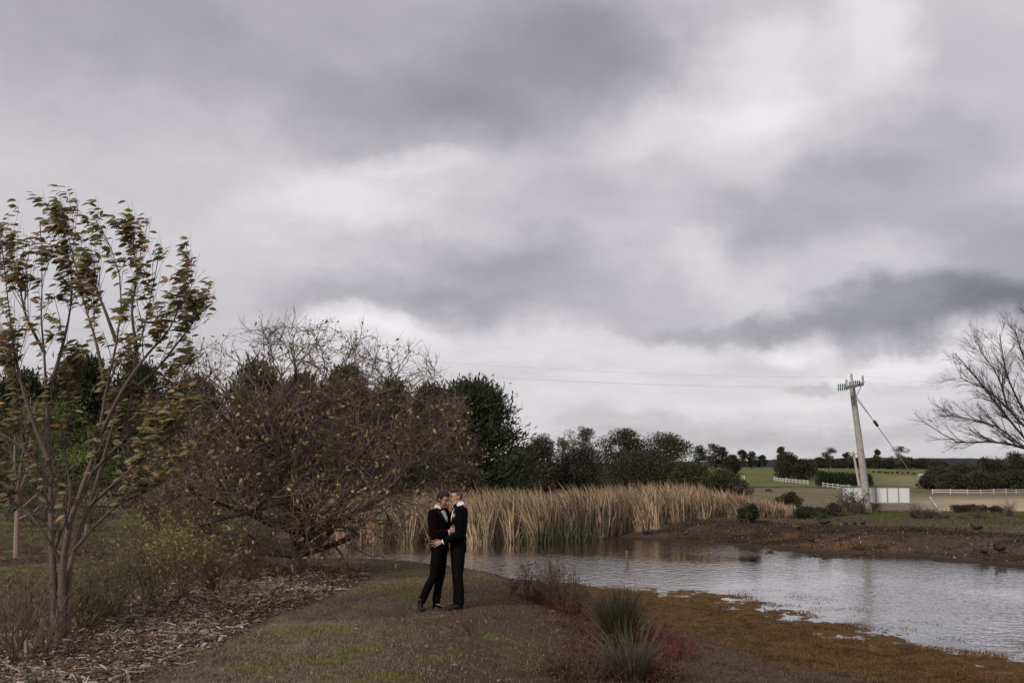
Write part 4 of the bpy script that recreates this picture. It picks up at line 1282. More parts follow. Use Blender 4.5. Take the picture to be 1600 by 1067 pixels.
# red weeds on the bank: individual plants
def red_weed(px, py, s, lab, seed, col=(.20, .040, .035)):
    b = gpt(px, py)
    t = thing('red_weed', lab, 'weed', b, 'red weeds on the pond bank')
    ns = 60
    P0 = b + np.stack([rng.normal(0, s * .45, ns), rng.normal(0, s * .45, ns), np.full(ns, -.03)], 1)
    d = norm(np.stack([rng.normal(-.1, .45, ns), rng.normal(0, .45, ns), np.ones(ns)], 1))
    h = s * rng.uniform(.35, .85, ns)[:, None]
    P = np.stack([P0, P0 + d * h * .5, P0 + d * h + rng.normal(0, .05, (ns, 3)) * s], 1)
    c = np.asarray(col)
    a = Acc(); add_tubes(a, P, np.outer(np.ones(ns), [.006, .004, .002]), 3, c * .8, .4); build(a, 'stems', M_TWIG, t, kind='stuff')
    n = 1500; i = rng.integers(0, ns, n); w = rng.random(n)[:, None]
    Q = np.where(w < .5, P[i, 0] * (1 - 2 * w) + P[i, 1] * 2 * w, P[i, 1] * (2 - 2 * w) + P[i, 2] * (2 * w - 1)) + rng.normal(0, .035, (n, 3))
    L = rng.uniform(.018, .045, n)
    v, f = leaf_cards(Q, rdir(n, .5), rdir(n, .6), L, L * .45, .2)
    cc = c * rng.uniform(.35, 1.5, (n, 1)); br = rng.random(n) < .45; cc[br] = np.array([.14, .085, .06]) * rng.uniform(.5, 1.4, (br.sum(), 1))
    a = Acc(); a.add(v, f, np.repeat(cc, 4, 0)); build(a, 'leaves', M_LEAF, t, kind='stuff')


for k, (px, py, s, lab, cf) in enumerate([
        (838, 938, .35, 'reddish weed at the left end of the red patch, below the dry stalks', .7), (862, 950, .42, 'dark red weed below the tallest dry stalks', .9),
        (885, 960, .45, 'red weed just right of the tallest dry stalks', 1.0), (912, 958, .5, 'bright red weed between the dry stalks and the rush clump', 1.1),
        (930, 972, .5, 'deep red weed touching the left of the rush clump', 1.0), (905, 985, .42, 'brownish red weed low on the bank left of the rush clump', .7),
        (935, 1002, .42, 'dull red weed at the left foot of the rush clump', .6), (915, 1035, .5, 'dark red weed left of the near rush clump', .7),
        (940, 1055, .5, 'dark red weed at the bottom edge left of the near rush', .6), (1005, 1005, .45, 'red weed at the right foot of the rush clump', 1.1),
        (1030, 1012, .42, 'crimson weed spreading right of the rush clump', 1.2), (1045, 1028, .34, 'small crimson weed farthest right on the flat', 1.1),
        (1010, 1045, .42, 'dull red weed right of the near rush clump', .7), (1040, 1062, .4, 'red weed at the bottom edge right of the near rush', .7),
        (880, 1062, .45, 'brown red weed at the bottom edge in the middle', .45), (855, 930, .3, 'small reddish weed at the top of the bank', .6),
        (985, 1062, .45, 'red weed hidden in the foot of the near rush clump', .8)]):
    red_weed(px, py, s, lab, 800 + k, (.115 * cf + .035, .036 + .03 * (1 - cf), .030 + .02 * (1 - cf)))


def rush(px, py, h, w, n, lab, seed, col, spread):
    b = gpt(px, py)
    t = thing('rush_clump', lab, 'rush', b, 'rush clumps on the bank')
    a = Acc(); n1 = n
    th = rng.uniform(0, 6.28, n1); r = w * np.sqrt(rng.random(n1))
    K = 5
    lean = np.stack([np.cos(th) * r / w, np.sin(th) * r / w], 1) * spread + rng.normal(0, .11, (n1, 2)) + [-.06, 0]
    P0 = b + np.stack([np.cos(th) * r * .45, np.sin(th) * r * .45, np.full(n1, -.03)], 1)
    H = h * rng.uniform(.55, 1.1, n1)
    tt = np.linspace(0, 1, K)
    C = P0[:, None] + np.concatenate([lean, np.ones((n1, 1))], 1)[:, None] * (H[:, None] * tt)[..., None]
    C += np.concatenate([lean * .5, -np.abs(lean).sum(1, keepdims=True) * .25], 1)[:, None] * (H[:, None] * tt ** 2.5)[..., None]
    v, f = tubes(C, np.outer(rng.uniform(.0028, .0045, n1), [1, 1, .9, .7, .2]), 3)
    c = np.asarray(col) * rng.uniform(.5, 1.5, (n1, 1)); st = rng.random(n1) < .2; c[st] = np.array([.17, .13, .085]) * rng.uniform(.5, 1.2, (st.sum(), 1))
    a.add(v, f, np.repeat(c, K * 3, 0)); build(a, 'rush_stems', M_BLADE, t, kind='stuff')


rush(968, 1012, .90, .30, 1000, 'dense dark green rush clump standing among the red weeds', 1, (.060, .060, .034), .24)
rush(985, 1064, .72, .34, 300, 'thinner grey-green rush clump at the bottom edge in front', 2, (.085, .082, .06), .42)


def dry_weed(px, py, ptop, wpx, lab, seed, ns, tw):
    pt = ptop
    b = gpt(px, py); h = at(px, ptop, b[1])[2] - b[2]
    bare_shrub(b, h, wpx / FPX * b[1] / 2, lab, seed, ns, tw, 2, (.085, .060, .042), 'dry_weed', 'weed', int(ns * 34) if ns > 4 and pt < 940 else 0, (.12, .088, .058), .03, .008, (-.12, 0, 0), 'dry weed stalks on the bank', .07, 1.6)


for k, args in enumerate([(872, 955, 866, 44, 'tallest tuft of dry brown weed stalks against the water', 850, 16, 9), (892, 962, 880, 34, 'dry weed stalks right of the tallest tuft', 851, 9, 8),
                          (826, 938, 868, 22, 'thin dry weed stalks left of the tallest tuft', 852, 7, 7), (848, 944, 880, 18, 'slim dry weed between the two taller tufts', 853, 5, 6),
                          (800, 928, 900, 30, 'low dry weeds at the edge of the path', 854, 10, 5), (920, 958, 905, 24, 'sparse dry weed behind the red weeds', 855, 7, 5),
                          (735, 992, 955, 22, 'small dry tuft on the path below the couple', 856, 9, 4), (775, 968, 944, 22, 'small dry tuft right of the couple', 857, 8, 4),
                          (885, 1060, 1005, 34, 'tan dry weed tuft at the bottom of the bank', 858, 16, 6)]):
    dry_weed(*args)

# rose bushes and scrub of the left bed
for k, (px, py, pt, w, lab, ns, nl, col, lc) in enumerate([
        (20, 1035, 880, 80, 'bare red-brown rose bush in the bottom left corner', 16, 0, (.14, .085, .066), 0), (72, 1020, 905, 60, 'reddish bare rose stems left of the trunk', 12, 20, (.13, .08, .06), 0),
        (130, 985, 870, 90, 'tangled olive-brown bush right of the trunk', 30, 160, (.10, .078, .05), 1), (175, 965, 850, 100, 'wide brown bush behind the slim white stake', 34, 200, (.095, .075, .05), 1),
        (235, 950, 830, 80, 'leafy brown bush right of the slim white stake', 32, 320, (.10, .075, .05), 2), (285, 935, 800, 90, 'bush with yellow leaves under the left twigs of the bare tree', 26, 420, (.11, .075, .05), 2),
        (330, 925, 850, 70, 'dark reddish bush left of the bare tree trunk', 26, 80, (.12, .06, .05), 0), (385, 905, 835, 70, 'reddish scrub close to the bare tree trunk', 22, 100, (.11, .06, .045), 0),
        (345, 948, 880, 24, 'slim pale forked stem at the edge of the mulch', 3, 0, (.24, .17, .13), 0), (420, 930, 885, 26, 'small pale forked sapling on the mulch below the tree', 3, 6, (.26, .20, .16), 2),
        (52, 985, 880, 70, 'brown bush just left of the wind-blown trunk', 22, 120, (.11, .075, .055), 1), (8, 975, 860, 70, 'brown bush at the left edge of the photo', 18, 90, (.12, .07, .05), 1),
        (208, 905, 845, 90, 'faded scrub behind the bed, left of the bare tree', 24, 120, (.10, .08, .055), 1), (120, 868, 825, 80, 'reddish scrub in the second bed', 26, 60, (.14, .07, .055), 0),
        (50, 866, 828, 90, 'reddish scrub beside the slim bare sapling', 28, 60, (.15, .075, .06), 0), (-20, 868, 828, 90, 'reddish scrub at the left edge in the second bed', 26, 40, (.15, .075, .06), 0),
        (182, 865, 825, 70, 'brown scrub at the right end of the second bed', 24, 80, (.12, .08, .055), 1), (230, 886, 790, 110, 'tall leafy bush left of the bare tree, behind the slim stake', 30, 260, (.10, .08, .06), 2), (325, 884, 785, 110, 'tall olive bush under the left twigs of the bare tree', 30, 240, (.10, .08, .06), 2),
            (398, 878, 800, 90, 'tall brown bush just left of the bare tree trunk', 28, 160, (.095, .07, .055), 1), (150, 882, 800, 90, 'tall thin bush right behind the wind-blown trunk', 26, 130, (.10, .08, .06), 1),
            (545, 905, 858, 26, 'thin hanging shoots right of the bare tree trunk', 5, 20, (.12, .09, .07), 2)]):
    b = gpt(px, py); h = at(px, pt, b[1])[2] - b[2]
    bare_shrub(b, h, w / FPX * b[1] / 2, lab, 900 + k, int(ns * 1.3) if ns > 6 else ns, 6, 3, col, 'rose_bush', 'bush', nl * 3, [(.12, .085, .06), (.15, .135, .06), (.25, .22, .075)][lc], .06, .0085 if ns > 6 else .009, (-.05, 0, 0))

# pruned pale stump
sb = gpt(42, 1030)
st = thing('pruned_stump', 'pale cut-back stump with antler-like stubs in the bottom left corner', 'stump', sb)
for k in range(7):
    th = rng.uniform(0, 6.28)
    e = sb + np.array([math.cos(th) * .16, math.sin(th) * .10, rng.uniform(.25, .45)])
    P = resample([sb + [0, 0, -.04], sb + np.array([math.cos(th) * .11, math.sin(th) * .06, .10]), e], 6)
    a = Acc(); add_tubes(a, P[None], np.linspace(.028, .017, 6)[None], 6, (.30, .225, .18)); build(a, 'stub', M_BARK, st, smooth=True)


# ------------------------------------------------------------------ solids
def box(acc, c, sx, sy, sz, rot=None, col=None, bev=0.0):
    s = np.array([[-1, -1, -1], [1, -1, -1], [1, 1, -1], [-1, 1, -1], [-1, -1, 1], [1, -1, 1], [1, 1, 1], [-1, 1, 1]]) * .5 * np.array([sx, sy, sz])
    if rot is not None:
        s = s @ np.asarray(rot).T
    acc.add(s + np.asarray(c), np.array([[0, 3, 2, 1], [4, 5, 6, 7], [0, 1, 5, 4], [1, 2, 6, 5], [2, 3, 7, 6], [3, 0, 4, 7]]), col)


def rod(acc, p, q, r0, r1=None, sides=10, col=None, cap=True):
    p, q = np.asarray(p, float), np.asarray(q, float)
    r1 = r0 if r1 is None else r1
    v, f = tubes(np.stack([p, q])[None], np.array([[r0, r1]]), sides)
    acc.add(v, f, col)
    if cap:
        for k, c in ((0, p), (sides, q)):
            vv = np.vstack([v[k:k + sides], c]); i = np.arange(sides)
            acc.add(vv, np.stack([i, (i + 1) % sides, np.full(sides, sides)], -1), col)


def rotz(a):
    c, s = math.cos(a), math.sin(a)
    return np.array([[c, -s, 0], [s, c, 0], [0, 0, 1]])


# post-and-rail fences: posts and rails are parts of each fence
def fence(pts, label, step, hgt=.80, ps=.11):
    """pts: ground points of the line"""
    pts = np.asarray(pts)
    seg = np.linalg.norm(np.diff(pts[:, :2], axis=0), axis=1); s = np.concatenate([[0], np.cumsum(seg)])
    n = max(2, int(round(s[-1] / step)) + 1)
    q = np.linspace(0, s[-1], n)
    X, Y = np.interp(q, s, pts[:, 0]), np.interp(q, s, pts[:, 1])
    Z = terrain(X, Y)
    t = thing('rail_fence', label, 'fence', (X[0], Y[0], Z[0]), 'white rail fences on the far paddocks')
    a = Acc(); box(a, np.array([0, 0, hgt / 2 - .1]), ps, ps, hgt + .2)
    pm = np_mesh('post', *(lambda r: (r[0], r[1]))(a.arr())); pm.materials.append(M_WHITE)
    for i in range(n):
        o = link('post', pm, None, t); o.location = (X[i] - X[0], Y[i] - Y[0], Z[i] - Z[0])
    for i in range(n - 1):
        p, r = np.array([X[i], Y[i], Z[i]]), np.array([X[i + 1], Y[i + 1], Z[i + 1]])
        for hh in (.30, .66):
            a = Acc()
            dv = r - p; side = norm(np.cross(dv, [0, 0, 1.0])) * .03
            u = np.array([0, 0, .05])
            off = -norm(np.cross(dv, [0, 0, 1.0])) * (ps / 2 + .032) * (1 if np.cross(dv, [0, 0, 1.0])[1] > 0 else -1)
            c0, c1 = p + [0, 0, hh] + off + dv * .004, r + [0, 0, hh] + off - dv * .004
            v = np.array([c0 - side - u, c0 + side - u, c0 + side + u, c0 - side + u, c1 - side - u, c1 + side - u, c1 + side + u, c1 - side + u])
            a.add(v, np.array([[0, 1, 2, 3], [4, 7, 6, 5], [0, 4, 5, 1], [1, 5, 6, 2], [2, 6, 7, 3], [3, 7, 4, 0]]))
            build(a, 'rail', M_WHITE, t)


def fline(l):
    return np.array([gat(px, d) for px, d in l])


fence(fline([(1112, 232), (1135, 222), (1160, 212)]), 'white rail fence at the hilltop, leftmost of the white fences', 2.5)
fence(fline([(1206, 205), (1232, 192), (1258, 182)]), 'white rail fence under the big rounded tree on the hill', 2.2)
fence(fline([(1281, 172), (1320, 160), (1368, 150)]), 'white rail fence running down past the hedge behind the panel screen', 2.4)
fence(fline([(1450, 166), (1500, 163), (1560, 166), (1625, 172)]), 'long white rail fence before the right-hand wood', 2.7)

# panel screen ------------------------------------------------------------
def panel_screen():
    d = 47.0
    p0, p1 = at(1316.5, 786, d), at(1422, 784, d)
    x0, x1 = p0[0], p1[0]
    zb, ztp = at(1370, 785.5, d)[2], at(1370, 761, d)[2]
    zg = zt((x0 + x1) / 2, d)
    t = thing('panel_screen', 'long white six-panel screen on two grey posts behind the power pole', 'screen', ((x0 + x1) / 2, d, zg))
    mw = mat('white panel sheet', (.66, .65, .66), .45, nscale=1.5, namp=.06); mg = mat('grey steel frame', (.30, .30, .31), .5, metal=.3); md = mat('dark green steel cap', (.10, .12, .11), .5)
    n = 6; w = (x1 - x0) / n
    for i in range(n):
        a = Acc(); box(a, (x0 + w * (i + .5), d, (zb + ztp) / 2), w - .05, .03, ztp - zb - .04); build(a, 'panel', mw, t)
    for i in range(n + 1):
        a = Acc(); box(a, (x0 + w * i, d - .005, (zb + ztp) / 2), .045, .06, ztp - zb); build(a, 'mullion', mg, t)
    a = Acc(); box(a, ((x0 + x1) / 2, d, ztp + .03), x1 - x0 + .1, .12, .06); build(a, 'top_rail', md, t)
    a = Acc(); box(a, ((x0 + x1) / 2, d, zb - .022), x1 - x0 + .06, .08, .045); build(a, 'bottom_rail', mg, t)
    for x in (x0 + .02, x1 - .02):
        a = Acc(); rod(a, (x, d + .07, zt(x, d) - .2), (x, d + .07, ztp), .035, sides=8); build(a, 'post', mg, t)


panel_screen()

# power pole ---------------------------------------------------------------
def power_pole():
    d = 46.0
    b = gat(1350, d); top = at(1330.5, 597, d)
    t = thing('power_pole', 'tall weathered grey timber power pole leaning slightly left beyond the pond', 'power pole', b)
    mt = mat('weathered timber', (.30, .275, .262), .85, nscale=5, namp=.3, bump=.4, bscale=18); ms = mat('galvanised steel', (.33, .33, .33), .5, metal=.4)
    mgl = mat('green glass insulator', (.09, .17, .15), .15, spec=.6); mdk = mat('dark rubber', (.03, .03, .03), .6)
    a = Acc(); P = resample([b - [0, 0, .3], b * .6 + top * .4, top], 10); add_tubes(a, P[None], np.linspace(.185, .125, 10)[None], 16)
    tp = P[-1]; rod(a, tp, tp + [0, 0, .02], .125, .11, 16)
    build(a, 'pole', mt, t, smooth=True)
    # crossarm seen nearly end-on: front end to the left and lower, back end to the right
    c = at(1331, 601, d)
    e0, e1 = at(1323, 606, d - .9), at(1348.5, 600, d + .9)
    a = Acc(); dv = norm(e1 - e0); q = np.column_stack([dv, norm(np.cross([0, 0, 1], dv)), np.cross(dv, norm(np.cross([0, 0, 1], dv)))])
    box(a, (e0 + e1) / 2, np.linalg.norm(e1 - e0), .11, .13, q); build(a, 'crossarm', mt, t)
    a = Acc(); rod(a, c - [0, .25, .75], (e0 + e1) / 2 + (e1 - e0) * .38 - [0, 0, .08], .02); build(a, 'arm_brace', ms, t)
    for p, h in ((e0, .30), (at(1331, 598, d), .34), (e1, .32)):
        a = Acc(); rod(a, p, p + [0, 0, h], .045, .05, 10); rod(a, p + [0, 0, h], p + [0, 0, h + .09], .06, .045, 10); build(a, 'pin', ms, t)
    for (x, y, o) in ((1316.5, 602.5, -.7), (1316.5, 607, -.9), (1337, 597.5, .4)):
        p = at(x, y, d + o); a = Acc(); dx = np.array([.085, -.01, .005])
        for k in range(-2, 3):
            q = p + dx * k * 1.05
            rod(a, q - dx * .35, q + dx * .1, .03, .125, 12); rod(a, q + dx * .1, q + dx * .35, .125, .04, 12)
        io = build(a, 'insulator', mgl, t, smooth=False)
        a = Acc(); rod(a, p + dx * 2, p + dx * 5.4, .014, sides=6); build(a, 'strain_link', ms, io)
    # guy wire with insulator and its white guard
    g0, g1 = at(1333.5, 613, d), gat(1462, d + 1)
    mwire = mat('steel wire', (.22, .21, .21), .5, metal=.3)
    gw = thing('guy_wire', 'stay wire from the power pole down to the lawn on its right', 'wire', g1)
    a = Acc(); rod(a, g0, g1 + [0, 0, -.1], .016, sides=6); build(a, 'wire', mwire, gw)
    a = Acc(); m0 = at(1334, 618, d - .1); k = g0 * .6 + g1 * .4; rod(a, m0, g0 * .72 + g1 * .28, .012, sides=5); build(a, 'second_strand', mwire, gw)
    k = g0 * .745 + g1 * .255; u = norm(g1 - g0); a = Acc(); rod(a, k - u * .15, k + u * .15, .07, .07, 10); build(a, 'stay_insulator', mdk, gw)
    a = Acc(); rod(a, g1 - u * .95, g1 + u * .1, .045, sides=8); build(a, 'guard', M_WHITE, gw)
    # conductors
    far = [np.array([-26, 27, 7.05]), np.array([-26, 27.6, 7.5]), np.array([-26, 28.5, 7.75])]
    src = [at(1313, 602.5, d - .7), at(1313, 607, d - .9), at(1331, 589, d)]
    for i in range(3):
        s = np.linspace(0, 1, 24)[:, None]
        P = src[i] * (1 - s) + far[i] * s; P[:, 2] -= .8 * 4 * (s * (1 - s))[:, 0]
        a = Acc(); add_tubes(a, P[None], np.full((1, 24), .002), 5)
        o = build(a, 'power_line', mwire, None, src[i]); tag(o, ['middle of the three wires running left from the power pole', 'lowest of the three wires running left from the power pole', 'uppermost wire running left from the power pole top'][i], 'wire', 'power lines')
    for i, s0 in enumerate([at(1348.5, 588, d + .9), at(1338, 597, d + .5)]):
        e = at(1900, 600 + i * 14, 75)
        s = np.linspace(0, 1, 24)[:, None]
        P = s0 * (1 - s) + e * s; P[:, 2] -= .5 * 4 * (s * (1 - s))[:, 0]
        a = Acc(); add_tubes(a, P[None], np.full((1, 24), .002), 5)
        o = build(a, 'power_line', mwire, None, s0); tag(o, ['upper wire running right from the power pole', 'lower wire running right from the power pole'][i], 'wire', 'power lines')
    # second pole behind
    d2 = 96.0; b2 = gat(1342, d2); t2p = at(1333, 705, d2)
    t2 = thing('power_pole', 'second, far smaller pale pole just left behind the big one', 'power pole', b2)
    a = Acc(); rod(a, b2 - [0, 0, .3], t2p, .16, .10, 10); build(a, 'pole', mat('pale timber', (.36, .32, .28), .85), t2, smooth=True)
    c = at(1333.4, 709, d2); a = Acc(); box(a, c - [.0, .2, 0], 1.1, .12, .12); build(a, 'crossarm', mt, t2)


power_pole()

# stakes -------------------------------------------------------------------
def stake(p, top, r, label, color, name='stake'):
    m = mat(label[:20], color, .8, nscale=12, namp=.25)
    a = Acc(); rod(a, np.asarray(p) - [0, 0, .3], top, r, r * .9, 8)
    rod(a, np.asarray(top), np.asarray(top) + [0, 0, r * .6], r * .9, r * .5, 8)
    o = build(a, name, m, None, p); tag(o, label, 'stake')


p = G(980.5, 885, W); stake(p, at(979, 861, p[1]), .035, 'rusty wooden stake standing in the water mid-pond', (.14, .075, .045))
p = gpt(207, 958); stake(p, at(204, 915, p[1]), .012, 'slim white stake standing in the left bed', (.62, .58, .5), 'marker_stake')
p = gpt(134, 858); stake(p, at(103, 822, p[1]) * 0 + at(134, 822, p[1]), .04, 'short grey-green tree guard post behind the trunk', (.28, .32, .28), 'marker_post')
p = gpt(1079, 822); stake(p, at(1079, 808, p[1]), .03, 'short dark stake at the foot of the reeds', (.06, .05, .04))


# ------------------------------------------------------------------ blobs: union of overlapping solids through a voxel remesh
def ellipsoid(acc, c, r, axes=None, nu=14, nv=10):
    u = np.linspace(0, 2 * np.pi, nu, endpoint=False); vv = np.linspace(0, np.pi, nv + 1)[1:-1]
    S = np.stack([np.outer(np.sin(vv), np.cos(u)), np.outer(np.sin(vv), np.sin(u)), np.outer(np.cos(vv), np.ones(nu))], -1).reshape(-1, 3)
    S = np.vstack([S, [0, 0, 1], [0, 0, -1]]) * np.asarray(r)
    if axes is not None:
        S = S @ np.asarray(axes)          # rows of axes are the local x, y, z directions
    i = np.arange(nv - 1 - 1)[:, None] * nu + np.arange(nu)[None]
    j = np.arange(nv - 2)[:, None] * nu + (np.arange(nu)[None] + 1) % nu
    q = np.stack([i, i + nu, j + nu, j], -1).reshape(-1, 4)
    k = np.arange(nu); k2 = (k + 1) % nu; top, bot = len(S) - 2, len(S) - 1; last = (nv - 2) * nu
    t = np.concatenate([np.stack([np.full(nu, top), k, k2], -1), np.stack([np.full(nu, bot), last + k2, last + k], -1)])
    acc.addm(S + np.asarray(c), t, q)


def capsule(acc, a, b, ra, rb, n=12):
    a, b = np.asarray(a, float), np.asarray(b, float)
    L = np.linalg.norm(b - a) + 1e-9; T = (b - a) / L
    U, V = frame(T)
    th = np.linspace(-np.pi / 2, 0, 5)[1:]; prof = [(-0 + ra * math.sin(x), ra * math.cos(x)) for x in th] + [(L + rb * math.sin(x), rb * math.cos(x)) for x in np.linspace(0, np.pi / 2, 5)[:-1]]
    ang_ = np.arange(n) * 2 * np.pi / n
    ring = np.cos(ang_)[:, None] * U + np.sin(ang_)[:, None] * V
    v = np.concatenate([a + T * s + ring * r for s, r in prof] + [[a - T * ra], [b + T * rb]])
    m = len(prof); i = np.arange(m - 1)[:, None] * n + np.arange(n)[None]; j = np.arange(m - 1)[:, None] * n + (np.arange(n)[None] + 1) % n
    q = np.stack([i, j, j + n, i + n], -1).reshape(-1, 4)
    k = np.arange(n); k2 = (k + 1) % n; A_, B_ = len(v) - 2, len(v) - 1; l = (m - 1) * n
    acc.addm(v, np.concatenate([np.stack([np.full(n, A_), k2, k], -1), np.stack([np.full(n, B_), l + k, l + k2], -1)]), q)


def chain(acc, pts, rs, n=12):
    for i in range(len(pts) - 1):
        capsule(acc, pts[i], pts[i + 1], rs[i], rs[i + 1], n)


def loft(acc, cs, rv, fv, hw, hd, n=24, power=2.4):
    """stack of super-elliptic rings: centres, right vector(s), forward vector(s), half widths, half depths"""
    cs = np.asarray(cs, float); m = len(cs)
    rv = np.broadcast_to(np.asarray(rv, float), (m, 3)); fv = np.broadcast_to(np.asarray(fv, float), (m, 3))
    a_ = np.arange(n) * 2 * np.pi / n
    ca, sa = np.cos(a_), np.sin(a_)
    k = (np.abs(ca) ** power + np.abs(sa) ** power) ** (-1 / power)
    v = np.concatenate([cs[i] + np.outer(ca * k * hw[i], rv[i]) + np.outer(sa * k * hd[i], fv[i]) for i in range(m)] + [[cs[0]], [cs[-1]]])
    i = np.arange(m - 1)[:, None] * n + np.arange(n)[None]; j = np.arange(m - 1)[:, None] * n + (np.arange(n)[None] + 1) % n
    q = np.stack([i, j, j + n, i + n], -1).reshape(-1, 4)
    kk = np.arange(n); k2 = (kk + 1) % n; l = (m - 1) * n
    acc.addm(v, np.concatenate([np.stack([np.full(n, m * n), k2, kk], -1), np.stack([np.full(n, m * n + 1), l + kk, l + k2], -1)]), q)


def remeshed(acc, name, vox, smooth=2, fac=.5):
    v, f, c = acc.arr()
    me = np_mesh(name + ' raw', v, f)
    o = bpy.data.objects.new(name + ' raw', me); COL.objects.link(o)
    md = o.modifiers.new('r', 'REMESH'); md.mode = 'VOXEL'; md.voxel_size = vox; md.use_smooth_shade = True
    if smooth:
        s = o.modifiers.new('s', 'SMOOTH'); s.iterations = smooth; s.factor = fac
    dg = bpy.context.evaluated_depsgraph_get(); dg.update()
    r = bpy.data.meshes.new_from_object(o.evaluated_get(dg))
    bpy.data.objects.remove(o); bpy.data.meshes.remove(me)
    r.name = name
    return r


def blob(acc, name, vox, mt, parent, smooth=2, fac=.5):
    me = remeshed(acc, name, vox, smooth, fac)
    if parent is not None:
        me.transform(Matrix.Translation(-Vector(org(parent))))
    me.materials.clear()
    return link(name, me, mt, parent)


# ------------------------------------------------------------------ the couple
CP = gpt(697, 951)
def lp(x, y, z):
    return CP + np.array([x, y, z])


def zp(u, v, y=0.0):                        # tracing scale of the couple: 2.15 mm to the unit
    return lp((u - 470) * .00215, y, (945 - v) * .00215)


M_SKIN = mat('skin', (.42, .225, .155), .5, spec=.35, nscale=30, namp=.08)
M_SKIN2 = mat('fair skin', (.46, .26, .19), .5, spec=.35, nscale=30, namp=.08)
M_SHIRT = mat('white shirt cotton', (.78, .78, .80), .7)
M_BLACK = mat('black suit wool', (.0045, .004, .004), .85, spec=.06)
M_SATIN = mat('black satin', (.004, .004, .004), .4, spec=.2)
M_SHOE = mat('polished black leather', (.008, .006, .006), .3, spec=.3)
M_RED = mat('burgundy velvet', (.0068, .0012, .0013), .85, sheen=.03, spec=.05, nscale=14, namp=.25)
M_NAVY = mat('midnight blue velvet', (.0016, .0018, .0036), .85, sheen=.02, spec=.05, nscale=14, namp=.25)
M_HAIR = mat('dark brown hair', (.026, .016, .011), .6, nscale=60, namp=.5, bump=.6, bscale=90)
M_FADE = mat('clipped brown hair', (.14, .085, .062), .8, nscale=80, namp=.3)
M_LIP = mat('lips', (.34, .13, .10), .5)
M_EYE = mat('eye white', (.6, .57, .54), .3); M_IRIS = mat('dark iris', (.02, .014, .01), .2)
M_BUTTON = M_SATIN


